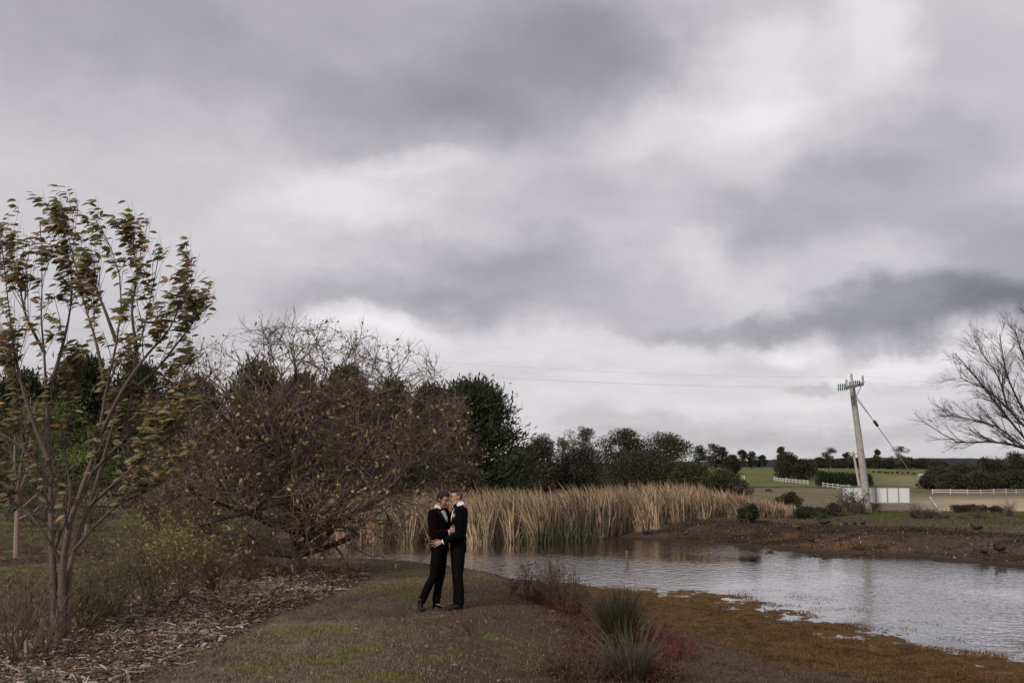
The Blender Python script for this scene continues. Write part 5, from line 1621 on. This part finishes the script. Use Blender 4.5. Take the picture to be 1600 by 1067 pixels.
def head_parts(t, acc, C, F, U, mskin, mhair, fade=None, closed=False, beard=False):
    F, U = norm(np.asarray(F, float)), np.asarray(U, float); U = norm(U - F * (U @ F)); Lr = np.cross(U, F)   # Lr: the head's left
    ax = np.stack([F, Lr, U])
    g = lambda f, l, u: np.asarray(C) + F * f + Lr * l + U * u
    ellipsoid(acc, g(-.012, 0, .022), (.096, .075, .098), ax, 20, 16)
    ellipsoid(acc, g(.030, 0, -.045), (.062, .059, .072), ax, 18, 14)
    ellipsoid(acc, g(.050, 0, -.088), (.038, .036, .030), ax)
    capsule(acc, g(.070, 0, -.108), g(.070, 0, -.104), .020, .019)
    for s in (-1, 1):
        capsule(acc, g(.030, s * .050, -.085), g(.062, s * .020, -.104), .020, .019)
        ellipsoid(acc, g(.062, s * .036, -.022), (.024, .022, .022), ax)
        capsule(acc, g(.080, s * .012, .028), g(.070, s * .045, .026), .011, .010)
        ellipsoid(acc, g(-.014, s * .079, -.008), (.019, .009, .031), ax)
        capsule(acc, g(-.020, s * .086, .014), g(-.016, s * .084, -.030), .006, .005)
        ellipsoid(acc, g(.100, s * .010, -.034), (.011, .010, .009), ax)
    capsule(acc, g(.084, 0, .016), g(.110, 0, -.026), .0105, .0135)
    ellipsoid(acc, g(.074, 0, -.064), (.018, .026, .016), ax)
    # features as parts
    for s in (-1, 1):
        a = Acc(); ellipsoid(a, g(.0755, s * .0305, .002), (.008, .0145, .0045 if closed else .0085), ax, 10, 8)
        e = build(a, 'eyelid' if closed else 'eye', M_HAIR if closed else M_EYE, t, smooth=True)
        if not closed:
            a = Acc(); ellipsoid(a, g(.0805, s * .0305, .001), (.005, .0065, .0065), ax, 8, 6); build(a, 'iris', M_IRIS, e, smooth=True)
        a = Acc(); chain(a, [g(.088, s * .012, .029), g(.086, s * .030, .034), g(.074, s * .048, .028)], [.005, .0055, .003], 6); build(a, 'eyebrow', mhair, t, smooth=True)
    a = Acc(); chain(a, [g(.084, -.022, -.060), g(.0925, 0, -.059), g(.084, .022, -.060)], [.003, .0055, .003], 8); build(a, 'lip', M_LIP, t, smooth=True)
    a = Acc(); chain(a, [g(.083, -.018, -.069), g(.0905, 0, -.071), g(.083, .018, -.069)], [.003, .006, .003], 8); build(a, 'lip', M_LIP, t, smooth=True)
    # hair from many small tufts over the scalp
    k = np.arange(900); ph = k * 2.399963; zz = 1 - 2 * (k + .5) / 900
    S = np.stack([np.sqrt(1 - zz ** 2) * np.cos(ph), np.sqrt(1 - zz ** 2) * np.sin(ph), zz], 1)
    H, Fd = Acc(), Acc()
    for (f, l, u) in S:
        pos = np.array([-.012 + f * .092, l * .073, .020 + u * .096])
        hl = .062 - .02 * abs(l) if f > .3 else None
        if f > .25 and pos[2] < (.082 if fade is None else .080): continue                    # face
        if f > -.12 and pos[2] < .018 and not (f < .12 and pos[2] > -.012): continue     # temples stay skin below the sideburn
        if pos[2] < -.062: continue
        if fade is not None and (pos[2] < .078 or (f < -.35 and pos[2] < .09)):
            ellipsoid(Fd, g(*(pos * 1.0)), (.0115, .0115, .0115), None, 6, 4); continue
        th = .0125 + .009 * max(u, 0)
        if fade is not None: th = .010 + .007 * max(u, 0) + (.004 if f > .2 else 0)
        elif f > .3: th += .002
        ellipsoid(H, g(*(pos + np.array([f, l, u]) * .006)), (th * rng.uniform(.8, 1.2), th * rng.uniform(.8, 1.1), th * rng.uniform(.8, 1.1)), None, 7, 5)
    blob(H, 'hair', .005, mhair, t, 3, .5)
    if fade is not None:
        blob(Fd, 'clipped_hair', .005, fade, t, 2, .5)
    if beard:
        B = Acc()
        for s in (-1, 1):
            for (f, l, u) in ((.012, .0745, -.028), (.018, .071, -.05), (.026, .065, -.07), (.040, .055, -.089), (.056, .040, -.104), (.072, .020, -.114)):
                ellipsoid(B, g(f, s * l * .93, u), (.014, .008, .016), ax, 8, 6)
        ellipsoid(B, g(.080, 0, -.112), (.013, .02, .012), ax, 8, 6)
        blob(B, 'stubble', .005, mat('short stubble', (.14, .075, .052), .8), t, 2, .5)


def hand(acc, wr, dirv, back, thumb, curl=(.15, .2, .25, .3), sc=1.0, spread=.10, thumb_up=.75):
    """palm and five fingers, dirv: along the fingers, back: out of the back of the hand, thumb: towards the thumb's side"""
    D = norm(np.asarray(dirv, float)); Bk = np.asarray(back, float); Bk = norm(Bk - D * (Bk @ D)); Th = norm(np.asarray(thumb, float) - D * (np.asarray(thumb) @ D) - Bk * (np.asarray(thumb) @ Bk))
    g = lambda a_, b_, c_: np.asarray(wr) + (D * a_ + Th * b_ + Bk * c_) * sc
    capsule(acc, g(-.05, 0, 0), g(.012, 0, 0), .026 * sc, .025 * sc)
    loft(acc, [g(0, 0, 0), g(.025, 0, 0), (g(.06, 0, 0)), g(.088, 0, -.002)], Th, Bk, np.array([.026, .034, .041, .040]) * sc, np.array([.016, .015, .013, .011]) * sc, 16, 2.6)
    ln = ((.043, .026, .021), (.048, .030, .023), (.044, .028, .022), (.034, .021, .019))
    for i in range(4):
        b_ = .031 - .0205 * i; dirf = norm(D + Th * (spread * (1.5 - i) * .9)); p = g(.082 - (.004 if i in (0, 3) else 0) - (.006 if i == 3 else 0), b_, 0)
        pts, rs, ang_ = [p], [.0098 * sc], 0
        for j, l in enumerate(ln[i]):
            ang_ += curl[i] * (.6, 1.1, .8)[j]
            dd = dirf * math.cos(ang_) - Bk * math.sin(ang_)
            pts.append(pts[-1] + dd * l * sc); rs.append((.0088, .0080, .0068)[j] * sc)
        chain(acc, pts, rs, 9)
    td = norm(D * thumb_up + Th * .75 - Bk * .12); p = g(.022, .026, -.004)
    chain(acc, [p, p + td * .036 * sc, p + norm(td + D * .35) * .066 * sc, p + norm(td + D * .6) * .090 * sc], [.0145 * sc, .012 * sc, .0105 * sc, .0082 * sc], 9)


def patch(bvh, poly, name, mt, parent, off=.004, step=.007, thick=.003):
    """a piece of cloth laid on the body: polygon in the couple's tracing units, dropped on the surface along the view direction"""
    poly = np.array([zp(u, v)[[0, 2]] for u, v in poly])
    lo, hi = poly.min(0), poly.max(0)
    nx, nz = int((hi[0] - lo[0]) / step) + 2, int((hi[1] - lo[1]) / step) + 2
    vs, idx = [], {}
    P2 = np.stack(np.meshgrid(lo[0] + np.arange(nx) * step, lo[1] + np.arange(nz) * step, indexing='ij'), -1)
    # pull the outside corners of border cells on to the outline
    sd = sdf(poly, P2[..., 0].ravel(), P2[..., 1].ravel()).reshape(nx, nz)
    faces = []
    def vid(i, j):
        if (i, j) in idx: return idx[(i, j)]
        x, z = P2[i, j]
        if sd[i, j] > 0:
            best, bp = 1e9, (x, z)
            for k in range(len(poly)):
                a_, b_ = poly[k], poly[(k + 1) % len(poly)]; d_ = b_ - a_
                tt = min(max(((np.array([x, z]) - a_) @ d_) / (d_ @ d_ + 1e-12), 0), 1); q = a_ + d_ * tt
                dd = np.hypot(q[0] - x, q[1] - z)
                if dd < best: best, bp = dd, q
            x, z = bp
        h = bvh.ray_cast(Vector((x, CP[1] - 1.5, z)), Vector((0, 1, 0)))
        if h[0] is None: return None
        n_ = h[1] if h[1].y < 0 else -h[1]
        p = h[0] + n_ * off
        idx[(i, j)] = len(vs); vs.append(tuple(p)); return idx[(i, j)]
    for i in range(nx - 1):
        for j in range(nz - 1):
            if min(sd[i, j], sd[i + 1, j], sd[i, j + 1], sd[i + 1, j + 1]) < 0:
                q = [vid(i, j), vid(i + 1, j), vid(i + 1, j + 1), vid(i, j + 1)]
                if None not in q: faces.append(q)
    if not faces: return None
    me = np_mesh(name, np.array(vs) - org(parent), np.array(faces), None, True)
    o = link(name, me, mt, parent)
    s = o.modifiers.new('thickness', 'SOLIDIFY'); s.thickness = thick; s.offset = 0
    return o


def bvh_of(acc):
    v, f, c = acc.arr()
    return BVHTree.FromPolygons([tuple(p) for p in v], [tuple(int(i) for i in q) for F_ in f for q in F_])


def cyl_ring(acc, c0, c1, r0, r1, fl=.004, n=24):
    """an open band of cloth (collar, cuff) with real thickness"""
    T = norm(np.asarray(c1) - np.asarray(c0)); U, V = frame(T)
    a_ = np.arange(n) * 2 * np.pi / n; ring = np.cos(a_)[:, None] * U + np.sin(a_)[:, None] * V
    v = np.concatenate([c0 + ring * r0, c1 + ring * r1, c1 + ring * (r1 - fl), c0 + ring * (r0 - fl)])
    k = np.arange(n); k2 = (k + 1) % n
    q = np.concatenate([np.stack([i * n + k, i * n + k2, ((i + 1) % 4) * n + k2, ((i + 1) % 4) * n + k], -1) for i in range(4)])
    acc.add(v, q)


def shoe(t, heel, toe, name='shoe'):
    heel, toe = np.asarray(heel, float), np.asarray(toe, float)
    D = toe - heel; L = np.linalg.norm(D); D /= L; S = norm(np.cross(D, [0, 0, 1])); U = np.cross(S, D)
    g = lambda a_, s, u: heel + D * a_ * L + S * s + U * u
    a = Acc()
    loft(a, [g(-.02, 0, .045), g(.12, 0, .05), g(.35, 0, .045), g(.6, .004, .036), g(.82, .006, .030), g(.97, .004, .026), g(1.03, .002, .022)], S, U,
         [.024, .036, .036, .044, .044, .030, .010], [.04, .046, .046, .034, .024, .019, .008], 18, 2.6)
    capsule(a, g(.14, 0, .06), g(.16, 0, .115), .040, .040)
    loft(a, [g(-.03, 0, .008), g(.15, 0, .008), g(.4, 0, .008), g(.7, .005, .008), g(.95, .004, .008), g(1.05, .002, .008)], S, U, [.02, .038, .034, .048, .038, .012], [.010] * 6, 18, 3)
    return blob(a, name, .005, M_SHOE, t, 2, .4)


def make_man(label, sp):
    t = thing('person', label, 'person', lp(*sp['base']), 'the embracing couple')
    sn, sf = np.array(sp['sh_near']), np.array(sp['sh_far'])
    rv = norm((sn - sf) * np.array([1, 1, 0])) if sp['near_is_right'] else norm((sf - sn) * np.array([1, 1, 0]))
    fv = np.cross([0, 0, 1.0], rv)                                 # forward
    # torso of the jacket: ring centres
    jc, jw, jd = [lp(*c) for c in sp['jc']], sp['jw'], sp['jd']
    tors = Acc(); loft(tors, jc, rv, fv, jw, jd, 28, 2.3)
    sp['bvh'] = bvh_of(tors)
    sp.update(t=t, rv=rv, fv=fv, jcw=jc)
    return sp


def finish_man(sp, wrist_near, hand_dir, other):
    t, rv, fv = sp['t'], sp['rv'], sp['fv']
    sn, sf = lp(*sp['sh_near']), lp(*sp['sh_far']); en = lp(*sp['el_near']); wn = np.asarray(wrist_near)
    ef, wf = lp(*sp['el_far']), lp(*sp['wr_far'])
    C = lp(*sp['head']); nb = lp(*sp['neck'])
    F = np.array(sp['face']); U = np.array(sp['up'])
    # body: one continuous surface (head, neck, trunk, arms, hands, legs)
    b = Acc()
    head_parts(t, b, C, F, U, sp['skin'], M_HAIR, sp['fade'], sp['closed'], sp['beard'])
    Fn, Un = norm(F), norm(U)
    capsule(b, C - Un * .06 - Fn * .03, nb, .054, .060)
    capsule(b, nb, nb - [0, 0, .12], .065, .09)
    ins = .022
    loft(b, sp['jcw'][1:], rv, fv, np.array(sp['jw'][1:]) - ins - .01, np.array(sp['jd'][1:]) - ins, 20)
    for s_, e_, w_ in ((sn, en, wn), (sf, ef, wf)):
        chain(b, [s_, e_, w_], [.050, .040, .027])
    for hip, kn, an in sp['legs']:
        chain(b, [lp(*hip), lp(*kn), lp(*an)], [.075, .05, .038]); capsule(b, lp(*an), lp(*an) - [0, 0, .05], .036, .036)
    bk = np.array([0, -1, .05])
    hand(b, wn + norm(hand_dir) * .035, hand_dir, bk, np.array([0, 0, 1.0]), sp['curl'], .98, sp['spread'])
    hd2 = np.array(sp['hand_far_dir']); hand(b, wf + norm(hd2) * .03, hd2, np.array([0, 1, 0]), np.array([0, 0, 1.0]), (.25,) * 4, .98)
    body = blob(b, 'body', .0048, sp['skin'], t, 2, .45)
    # trousers
    tr = Acc()
    pc = sp['jcw']
    loft(tr, [lp(*sp['pelvis']) + [0, 0, .10], lp(*sp['pelvis']), lp(*sp['pelvis']) - [0, 0, .09]], rv, fv, [.150, .165, .150], [.105, .115, .10], 22)
    for hip, kn, an in sp['legs']:
        hip, kn, an = lp(*hip), lp(*kn), lp(*an)
        m = hip * .5 + kn * .5
        chain(tr, [hip, m, kn, kn * .5 + an * .5 - fv * .012, an - (an - kn) * .0], [.098, .086, .067, .064, .060], 14)
        # folds over the shoe and behind the knee
        for k in range(3):
            q = an + (kn - an) * (.04 + .07 * k); ellipsoid(tr, q + fv * .016 * (-1) ** k, (.062, .062, .016))
    blob(tr, 'trousers', .008, M_BLACK, t, 3, .5)
    # jacket
    j = Acc(); loft(j, sp['jcw'], rv, fv, sp['jw'], sp['jd'], 28, 2.3)
    for s_, e_, w_, rr in ((sn, en, wn, 1.0), (sf, ef, wf, 1.0)):
        w2 = w_ - norm(w_ - e_) * .018
        m1 = s_ * .5 + e_ * .5 + np.array([0, -.004, 0])
        chain(j, [s_ + [0, 0, -.005], m1, e_, e_ * .45 + w2 * .55, w2], [.077, .069, .061, .054, .047], 14)
        for k in range(4):                         # creases at the elbow
            q = e_ + (s_ - e_) * (.10 * k - .08); ellipsoid(j, q + np.array([.02 * (-1) ** k, -.018, 0]), (.05, .05, .011), None)
        capsule(j, s_ + [0, 0, .0], nb - [0, 0, .045], .062, .062)
    jo = blob(j, 'jacket', .0085, sp['jacket'], t, 2, .5)
    # shirt collar, bow tie, cuffs
    ncd = norm(C - Un * .06 - Fn * .03 - nb)
    a = Acc(); cyl_ring(a, nb - ncd * .020, nb + ncd * .034, .079, .067, .006); build(a, 'shirt_collar', M_SHIRT, t, smooth=False)
    bt = nb + fv * .082 - ncd * .018 + np.array([0, -.012, 0])
    a = Acc(); ellipsoid(a, bt, (.016, .014, .014)); kn_ = np.cross(fv, ncd)
    for s in (-1, 1):
        loft(a, [bt + kn_ * s * .006, bt + kn_ * s * .03, bt + kn_ * s * .058], ncd, fv, [.009, .018, .024], [.010, .012, .008], 10)
    build(a, 'bow_tie', M_SATIN, t, smooth=True)
    for e_, w_, dd in ((en, wn, hand_dir), (ef, wf, hd2)):
        u = norm(w_ - e_); a = Acc(); cyl_ring(a, w_ - u * .03, w_ + u * .022, .041, .039, .005, 20); build(a, 'shirt_cuff', M_SHIRT, t)
    for pol, nm, mt_, of in sp['patches']:
        patch(sp['bvh'], pol, nm, mt_, t, of)
    for hl, to in sp['shoes']:
        shoe(t, lp(*hl), lp(*to))
    a = Acc()
    return body


# left man: burgundy velvet jacket, near arm is his right
LM_ = make_man('man in burgundy velvet dinner jacket bowing his head to his partner', dict(
    base=(-.18, 0, 0), near_is_right=True, sh_near=(-.215, -.135, 1.455), sh_far=(-.055, .19, 1.475), el_near=(-.205, -.225, 1.155), el_far=(.09, .27, 1.22),
    wr_far=(.10, .235, 1.20), hand_far_dir=(.9, -.3, -.2), head=(-.062, -.005, 1.672), neck=(-.125, .02, 1.545), face=(.80, -.40, -.42), up=(.35, -.15, .92), pelvis=(-.11, 0, .90),
    jc=[(-.105, .005, .875), (-.112, .005, 1.0), (-.120, .010, 1.13), (-.135, .02, 1.28), (-.14, .025, 1.40), (-.135, .025, 1.475), (-.13, .022, 1.525)],
    jw=[.182, .176, .166, .182, .192, .165, .09], jd=[.128, .124, .116, .128, .124, .096, .065],
    legs=[((-.135, -.085, .87), (-.19, -.11, .50), (-.372, -.06, .125)), ((-.085, .075, .87), (-.088, .06, .50), (-.158, .045, .11))],
    shoes=[((-.405, -.045, .03), (-.335, -.27, .0)), ((-.205, .05, .0), (.05, -.02, .0))],
    skin=M_SKIN, fade=None, closed=True, beard=True, jacket=M_RED, curl=(.05, .15, .2, .25), spread=.22,
    patches=[([(430, 250), (448, 246), (471, 292), (476, 330), (470, 336), (432, 262)], 'shirt_front', M_SHIRT, .005),
             ([(382, 214), (392, 205), (432, 262), (470, 338), (477, 370), (462, 352), (420, 280)], 'lapel', M_SATIN, .009),
             ([(447, 240), (462, 246), (486, 292), (484, 330), (474, 306)], 'lapel', M_SATIN, .008),
             ([(360, 452), (408, 458), (407, 466), (360, 460)], 'pocket_flap', M_SATIN, .006)]))
# right man: midnight blue jacket, near arm is his left
RM_ = make_man('man in midnight blue dinner jacket with a rose pinned to his lapel', dict(
    base=(.17, 0, 0), near_is_right=False, sh_near=(.262, -.13, 1.495), sh_far=(.15, .20, 1.50), el_near=(.235, -.215, 1.155), el_far=(.0, .27, 1.25),
    wr_far=(-.04, .235, 1.16), hand_far_dir=(-1, -.1, -.1), head=(.142, .03, 1.708), neck=(.200, .035, 1.585), face=(-.88, -.40, -.14), up=(-.10, -.03, .98), pelvis=(.178, 0, .90),
    jc=[(.180, .005, .86), (.180, .005, 1.0), (.184, .01, 1.13), (.192, .03, 1.30), (.198, .035, 1.42), (.200, .035, 1.50), (.202, .035, 1.56)],
    jw=[.176, .170, .160, .178, .190, .162, .085], jd=[.124, .120, .114, .126, .122, .096, .065],
    legs=[((.200, -.085, .87), (.196, -.10, .495), (.222, -.09, .105)), ((.150, .075, .87), (.150, .04, .495), (.165, .03, .105))],
    shoes=[((.262, -.085, .0), (.015, -.150, .0)), ((.215, .04, .0), (-.03, -.03, .0))],
    skin=M_SKIN2, fade=M_FADE, closed=True, beard=False, jacket=M_NAVY, curl=(.06, .10, .14, .2), spread=.24,
    patches=[([(530, 228), (540, 222), (560, 206), (552, 232), (536, 262), (524, 330), (512, 360), (516, 300)], 'lapel', M_SATIN, .008),
             ([(519, 222), (529, 224), (520, 250), (508, 300), (503, 330), (500, 300)], 'shirt_front', M_SHIRT, .004)]))
# wrists: the hands lie on the partner's jacket
def touch(bvh, x, z, gap):
    h = bvh.ray_cast(Vector((CP[0] + x, CP[1] - 1.5, CP[2] + z)), Vector((0, 1, 0)))
    y = h[0].y if h[0] is not None else CP[1] - .12
    return y - gap


yl = min(touch(RM_['bvh'], .10, 1.22, .030), CP[1] - .10)
wl = np.array([CP[0] + .020, yl - .02, CP[2] + 1.165])
yr = min(touch(LM_['bvh'], -.12, 1.01, .028), touch(LM_['bvh'], -.07, 1.03, .028))
wr_ = np.array([CP[0] - .028, yr - .012, CP[2] + 1.035])
finish_man(LM_, wl, np.array([.86, .12, .36]), RM_)
finish_man(RM_, wr_, np.array([-.95, .04, -.22]), LM_)
# rose in the lapel
h = RM_['bvh'].ray_cast(Vector((zp(526, 283)[0], CP[1] - 1.5, zp(526, 283)[2])), Vector((0, 1, 0)))
fp = np.array(h[0]) + np.array([-.006, -.018, 0]) if h[0] is not None else zp(526, 283, -.13)
fl = Acc()
for k in range(14):
    th = k * 2.4; r_ = .004 + .0013 * k
    ellipsoid(fl, fp + np.array([math.cos(th) * r_, -.010 + .0012 * k, math.sin(th) * r_ * 1.2]), (.011, .006, .013), None, 8, 6)
ro = build(fl, 'rose', mat('cream rose', (.62, .40, .27), .7), RM_['t'], smooth=True)
a = Acc()
for k in range(4):
    v, f = leaf_cards(np.array([fp + [0, .004, -.012]]), np.array([[math.cos(k * 1.6 + 2.5), -.15, math.sin(k * 1.6 + 2.5)]]), np.array([[0, -1.0, 0]]), .04, .02); a.add(v, f)
build(a, 'rose_leaf', mat('rose leaf', (.06, .08, .03), .6), RM_['t'], kind='stuff')
# wedding ring
a = Acc(); q = wr_ + np.array([-.95, .04, -.22]) * .137 + np.array([0, -.002, -.012]); cyl_ring(a, q, q + np.array([-.006, 0, -.001]), .0112, .0112, .003, 14)
build(a, 'ring', mat('gold', (.75, .52, .22), .25, metal=1), RM_['t'])


# ------------------------------------------------------------------ water birds
def make_duck(kind):
    t = bpy.data.objects.new('duck', None); COL.objects.link(t); ORG[t.name] = np.zeros(3)
    cb = {'dark': (.022, .019, .017), 'brown': (.075, .05, .035), 'pale': (.12, .10, .085)}[kind]
    mb = mat(kind + ' plumage', cb, .7, nscale=25, namp=.35); mbl = mat(kind + ' bill', (.30, .25, .20) if kind != 'brown' else (.10, .08, .05), .5)
    mlg = mat(kind + ' leg', (.12, .09, .05), .6)
    b = Acc()
    loft(b, [(-.20, 0, .185), (-.15, 0, .18), (-.06, 0, .165), (.04, 0, .16), (.12, 0, .175), (.165, 0, .195)], (0, 1, 0), (0, 0, 1), [.012, .05, .085, .088, .06, .02], [.010, .042, .07, .076, .058, .022], 16, 2)
    chain(b, [(.12, 0, .20), (.16, 0, .245), (.165, 0, .275)], [.050, .038, .034]); ellipsoid(b, (.18, 0, .285), (.050, .038, .038))
    blob(b, 'body', .011, mb, t, 2)
    for s in (-1, 1):
        a = Acc(); loft(a, [(-.19, s * .03, .20), (-.08, s * .078, .185), (.03, s * .086, .18), (.09, s * .07, .185)], (0, 1, 0), (0, 0, 1), [.006, .014, .015, .006], [.012, .04, .046, .02], 10); build(a, 'wing', mb, t, smooth=True)
        a = Acc(); chain(a, [(0, s * .04, .11), (-.01, s * .04, .05), (0, s * .04, .008)], [.012, .007, .007], 6); chain(a, [(0, s * .04, .006), (.05, s * .05, .005)], [.008, .012], 6); build(a, 'leg', mlg, t, smooth=True)
    a = Acc(); loft(a, [(.218, 0, .28), (.246, 0, .275), (.272, 0, .27)], (0, 1, 0), (0, 0, 1), [.016, .017, .013], [.012, .007, .004], 10); build(a, 'bill', mbl, t, smooth=True)
    return t


def put_duck(src, p, yaw, label, grp, first, sink=0.0, sc=1.0):
    o = src if first else copy_tree(src)
    o.location = (p[0], p[1], p[2] - sink); o.rotation_euler = (0, 0, R(yaw)); o.scale = (sc, sc, sc)
    o['label'] = label; o['category'] = 'duck'; o['group'] = grp


DK = {k: make_duck(k) for k in ('dark', 'brown', 'pale')}
used = set()
for px, py, kind, yaw, sc, water, lab in [
        (1288, 824, 'dark', 160, 1.5, 0, 'dark duck with its back turned, leftmost on the far grass strip'), (1322, 822, 'dark', 95, 1.2, 0, 'black duck on the far grass strip, left of three in a row'),
        (1336, 822, 'dark', 80, 1.2, 0, 'black duck on the far grass strip, middle of three in a row'), (1349, 822, 'dark', 20, 1.2, 0, 'black duck on the far grass strip, right of three in a row'),
        (1245, 828, 'brown', 170, 1.3, 0, 'brown duck resting at the top of the far bank'), (1267, 848, 'dark', 150, 1.2, 0, 'dark duck low on the far bank near the water'),
        (1276, 848, 'pale', 20, .8, 0, 'small pale duck low on the far bank'), (1009, 835, 'dark', 180, 1.2, 0, 'dark duck at the left end of the far shore'),
        (1016, 835, 'dark', 0, 1.1, 0, 'second dark duck at the left end of the far shore, facing right'), (1008, 840, 'brown', 175, 1.1, 1, 'brown duck wading at the left end of the far shore'), (1066, 833, 'dark', 95, 1.1, 0, 'upright dark duck on the far mud left of centre'), (1070, 837, 'brown', 10, 1.1, 0, 'brown duck beside the upright dark duck'),
        (1203, 862, 'brown', 175, 1.3, 1, 'brown duck swimming in open water under the far bank'), (1340, 861, 'dark', 180, 1.4, 1, 'dark duck swimming along the far shore, left of a pair'),
        (1373, 862, 'dark', 180, 1.4, 1, 'dark duck swimming along the far shore, right of a pair'), (1397, 866, 'brown', 10, 1.1, 1, 'brown duck swimming just right of the pair'),
        (1538, 870, 'dark', 90, 1.3, 0, 'dark upright duck at the water edge on the right'), (1563, 867, 'dark', 200, 1.5, 0, 'big dark duck on the mud at the right edge'),
        (1527, 832, 'dark', 180, 1.3, 0, 'dark duck alone high on the far bank at the right'), (1560, 872, 'pale', 170, 1.0, 1, 'pale duck feeding in the shallows on the right')]:
    p = G(px, py, W) if water else gpt(px, py)
    sc *= .78 if py == 824 or px > 1500 else .55
    put_duck(DK[kind], p, yaw, lab, 'ducks on the far bank' if not water else 'ducks swimming in the pond', kind not in used, .10 * sc if water else 0, sc); used.add(kind)


# grazing cattle ------------------------------------------------------------
def cow(px, d, label, color, yaw, sc):
    p = gat(px, d)
    t = thing('grazing_animal', label, 'animal', (0, 0, 0))
    m = mat('hide ' + label[:6], color, .8, nscale=2, namp=.2)
    b = Acc()
    loft(b, [(-.95, 0, 1.05), (-.8, 0, 1.02), (-.3, 0, .95), (.3, 0, .95), (.75, 0, 1.02), (.95, 0, 1.08)], (0, 1, 0), (0, 0, 1), [.12, .28, .36, .36, .27, .12], [.16, .32, .38, .38, .34, .16], 16)
    chain(b, [(.85, 0, 1.10), (1.2, 0, .75), (1.32, 0, .45)], [.22, .15, .12]); chain(b, [(1.32, 0, .45), (1.42, 0, .16)], [.13, .085])
    for s in (-1, 1):
        chain(b, [(.68, s * .17, .85), (.70, s * .17, .42), (.68, s * .17, .04)], [.13, .075, .06])
        chain(b, [(-.75, s * .17, .9), (-.68, s * .17, .60), (-.86, s * .17, .42), (-.80, s * .17, .04)], [.18, .12, .075, .06])
        capsule(b, (1.28, s * .1, .58), (1.24, s * .26, .60), .045, .03)
    chain(b, [(-.98, 0, 1.15), (-1.05, 0, .8), (-1.04, 0, .45)], [.04, .03, .045])
    blob(b, 'body', .035, m, t, 2)
    t.location = tuple(p); t.rotation_euler = (0, 0, R(yaw)); t.scale = (sc,) * 3


cow(1196, 128, 'small dark animal grazing in the paddock left of the power pole', (.028, .018, .018), 0, .36)
cow(1434, 262, 'white animal grazing far off in the paddock right of the pole', (.62, .60, .56), 180, .6)
